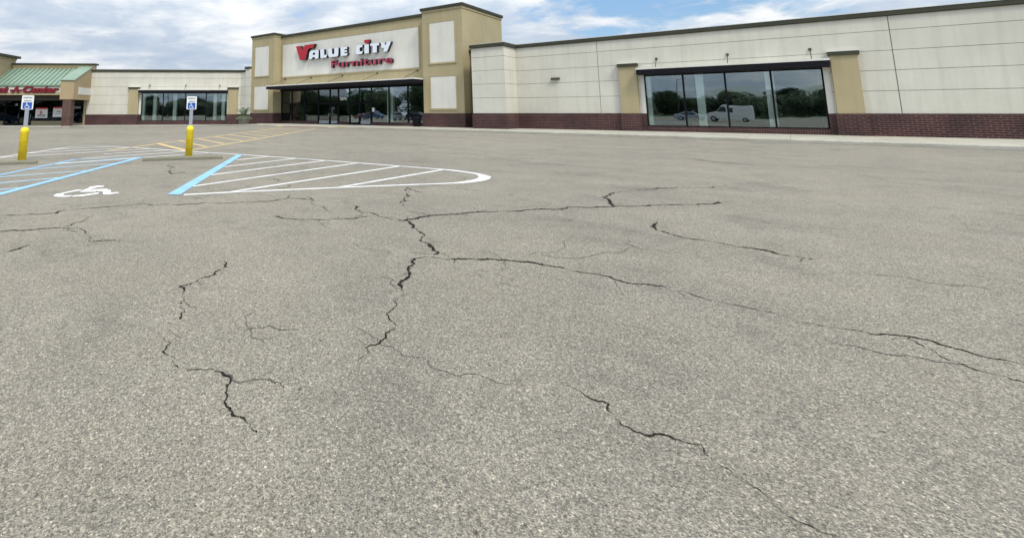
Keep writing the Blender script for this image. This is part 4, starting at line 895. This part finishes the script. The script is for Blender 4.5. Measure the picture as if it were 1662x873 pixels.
for nm, kd, cl, xy, rz, lb in specs:
    if (kd, cl) in proto: o = copy_tree(proto[(kd, cl)])
    else: o = proto[(kd, cl)] = vehicle(nm, kd, cl)
    o.location = (*xy, H(xy[0])); o.rotation_euler.z = R(rz)
    tag(o, lb, 'van' if kd == 'van' else 'car'); 
    if kd != 'van': o['group'] = 'cars parked behind the viewer'
# row of trees on the far side of the lot
def tree(hh, seed):
    random.seed(seed); o = empty('tree'); m = MB(); m.tube((0, 0, -.2), (.1, 0, hh*.35), .22, .15, 8); br = []
    for i in range(7):
        a_ = i*2.3; q = Vector((math.cos(a_)*hh*.22, math.sin(a_)*hh*.22, hh*random.uniform(.55, .82))); m.tube((.05, 0, hh*random.uniform(.2, .34)), q, .11, .03, 6); br.append(q)
    m.build('trunk', 'bark', o); m = MB(); cl = [(q, random.uniform(.14, .22)*hh) for q in br]+[(Vector((random.uniform(-.2,.2)*hh, random.uniform(-.2,.2)*hh, hh*random.uniform(.08,.88))), random.uniform(.12,.22)*hh) for _ in range(20)]
    for c_, rr in cl:
        for i in range(int(230*(rr/1.6)**1.3)):
            d = Vector((random.gauss(0, 1), random.gauss(0, 1), random.gauss(0, .8))).normalized()*rr*random.uniform(.45, 1.08)**.6; p_ = c_+d; s_ = random.uniform(.14, .30)
            u_ = Vector((random.uniform(-1, 1), random.uniform(-1, 1), random.uniform(-1, 1))).normalized(); v_ = u_.orthogonal().normalized(); k = len(m.v)
            m.v += [tuple(p_+u_*s_), tuple(p_+v_*s_*.7), tuple(p_-u_*s_), tuple(p_-v_*s_*.7)]; m.f.append([k, k+1, k+2, k+3]); m.m.append(0); m.sm.append(False)
    m.build('crown', 'leaves', o); return o
protos = [tree(10, 1), tree(8.5, 2), tree(12, 3)]
random.seed(11); spots = []
x = -215
while x < 105: spots.append((x, (-95 if x < -55 else -84)+random.uniform(-9, 9))); x += random.uniform(3.6, 5.6) if x < -55 else random.uniform(2.4, 3.6)
where = ['behind the parked cars', 'across the lot', 'on the far verge']
for i, (x, y) in enumerate(spots):
    o = protos[i] if i < 3 else copy_tree(protos[i % 3])
    o.location = (x, y, H(x)); s_ = random.uniform(.8, 1.2)*(.52 if x > -55 else .95); o.scale = (max(s_*1.5, .95), max(s_*1.5, .95), s_); o.rotation_euler.z = random.uniform(0, 6)
    tag(o, 'leafy green tree in the row mirrored in the store glass', 'tree', 'trees across the parking lot behind the viewer')
verge = MB(); verge.v = [(-900, -60, H(-900)+.006), (-57, -60, -.234), (-46, -60, .006), (900, -60, .006), (900, -900, .006), (-46, -900, .006), (-57, -900, -.234), (-900, -900, -.234)]; verge.f = [[0, 1, 6, 7], [1, 2, 5, 6], [2, 3, 4, 5]]; verge.m = [0]*3; verge.sm = [False]*3
struct(verge.build('grass_verge', 'grassy'))
# two lot lamps, mirrored in the right-hand window
for i, (x, y, lb) in enumerate([(-17.5, -46, 'tall parking lot lamp pole mirrored in the right display window'), (22, -30, 'tall parking lot lamp pole mirrored in the left display window')]):
    o = empty('lamp_post', (x, y, 0)); tag(o, lb, 'lamp post', 'lamp posts in the parking lot')
    MB().tube((0, 0, 0), (0, 0, 8.5), .10, .07, 10).build('pole', 'post', o); MB().tube((0, 0, 8.2), (1.3, 0, 8.5), .05, n=8).build('arm', 'post', o)
    bx('lamp_head', 'post', (1.1, 1.8, -.18, .18, 8.45, 8.62), o, 0, .02); MB().lathe((0, 0, 0), [(.3, 0), (.3, .7)], 16).build('base', 'curb', o)
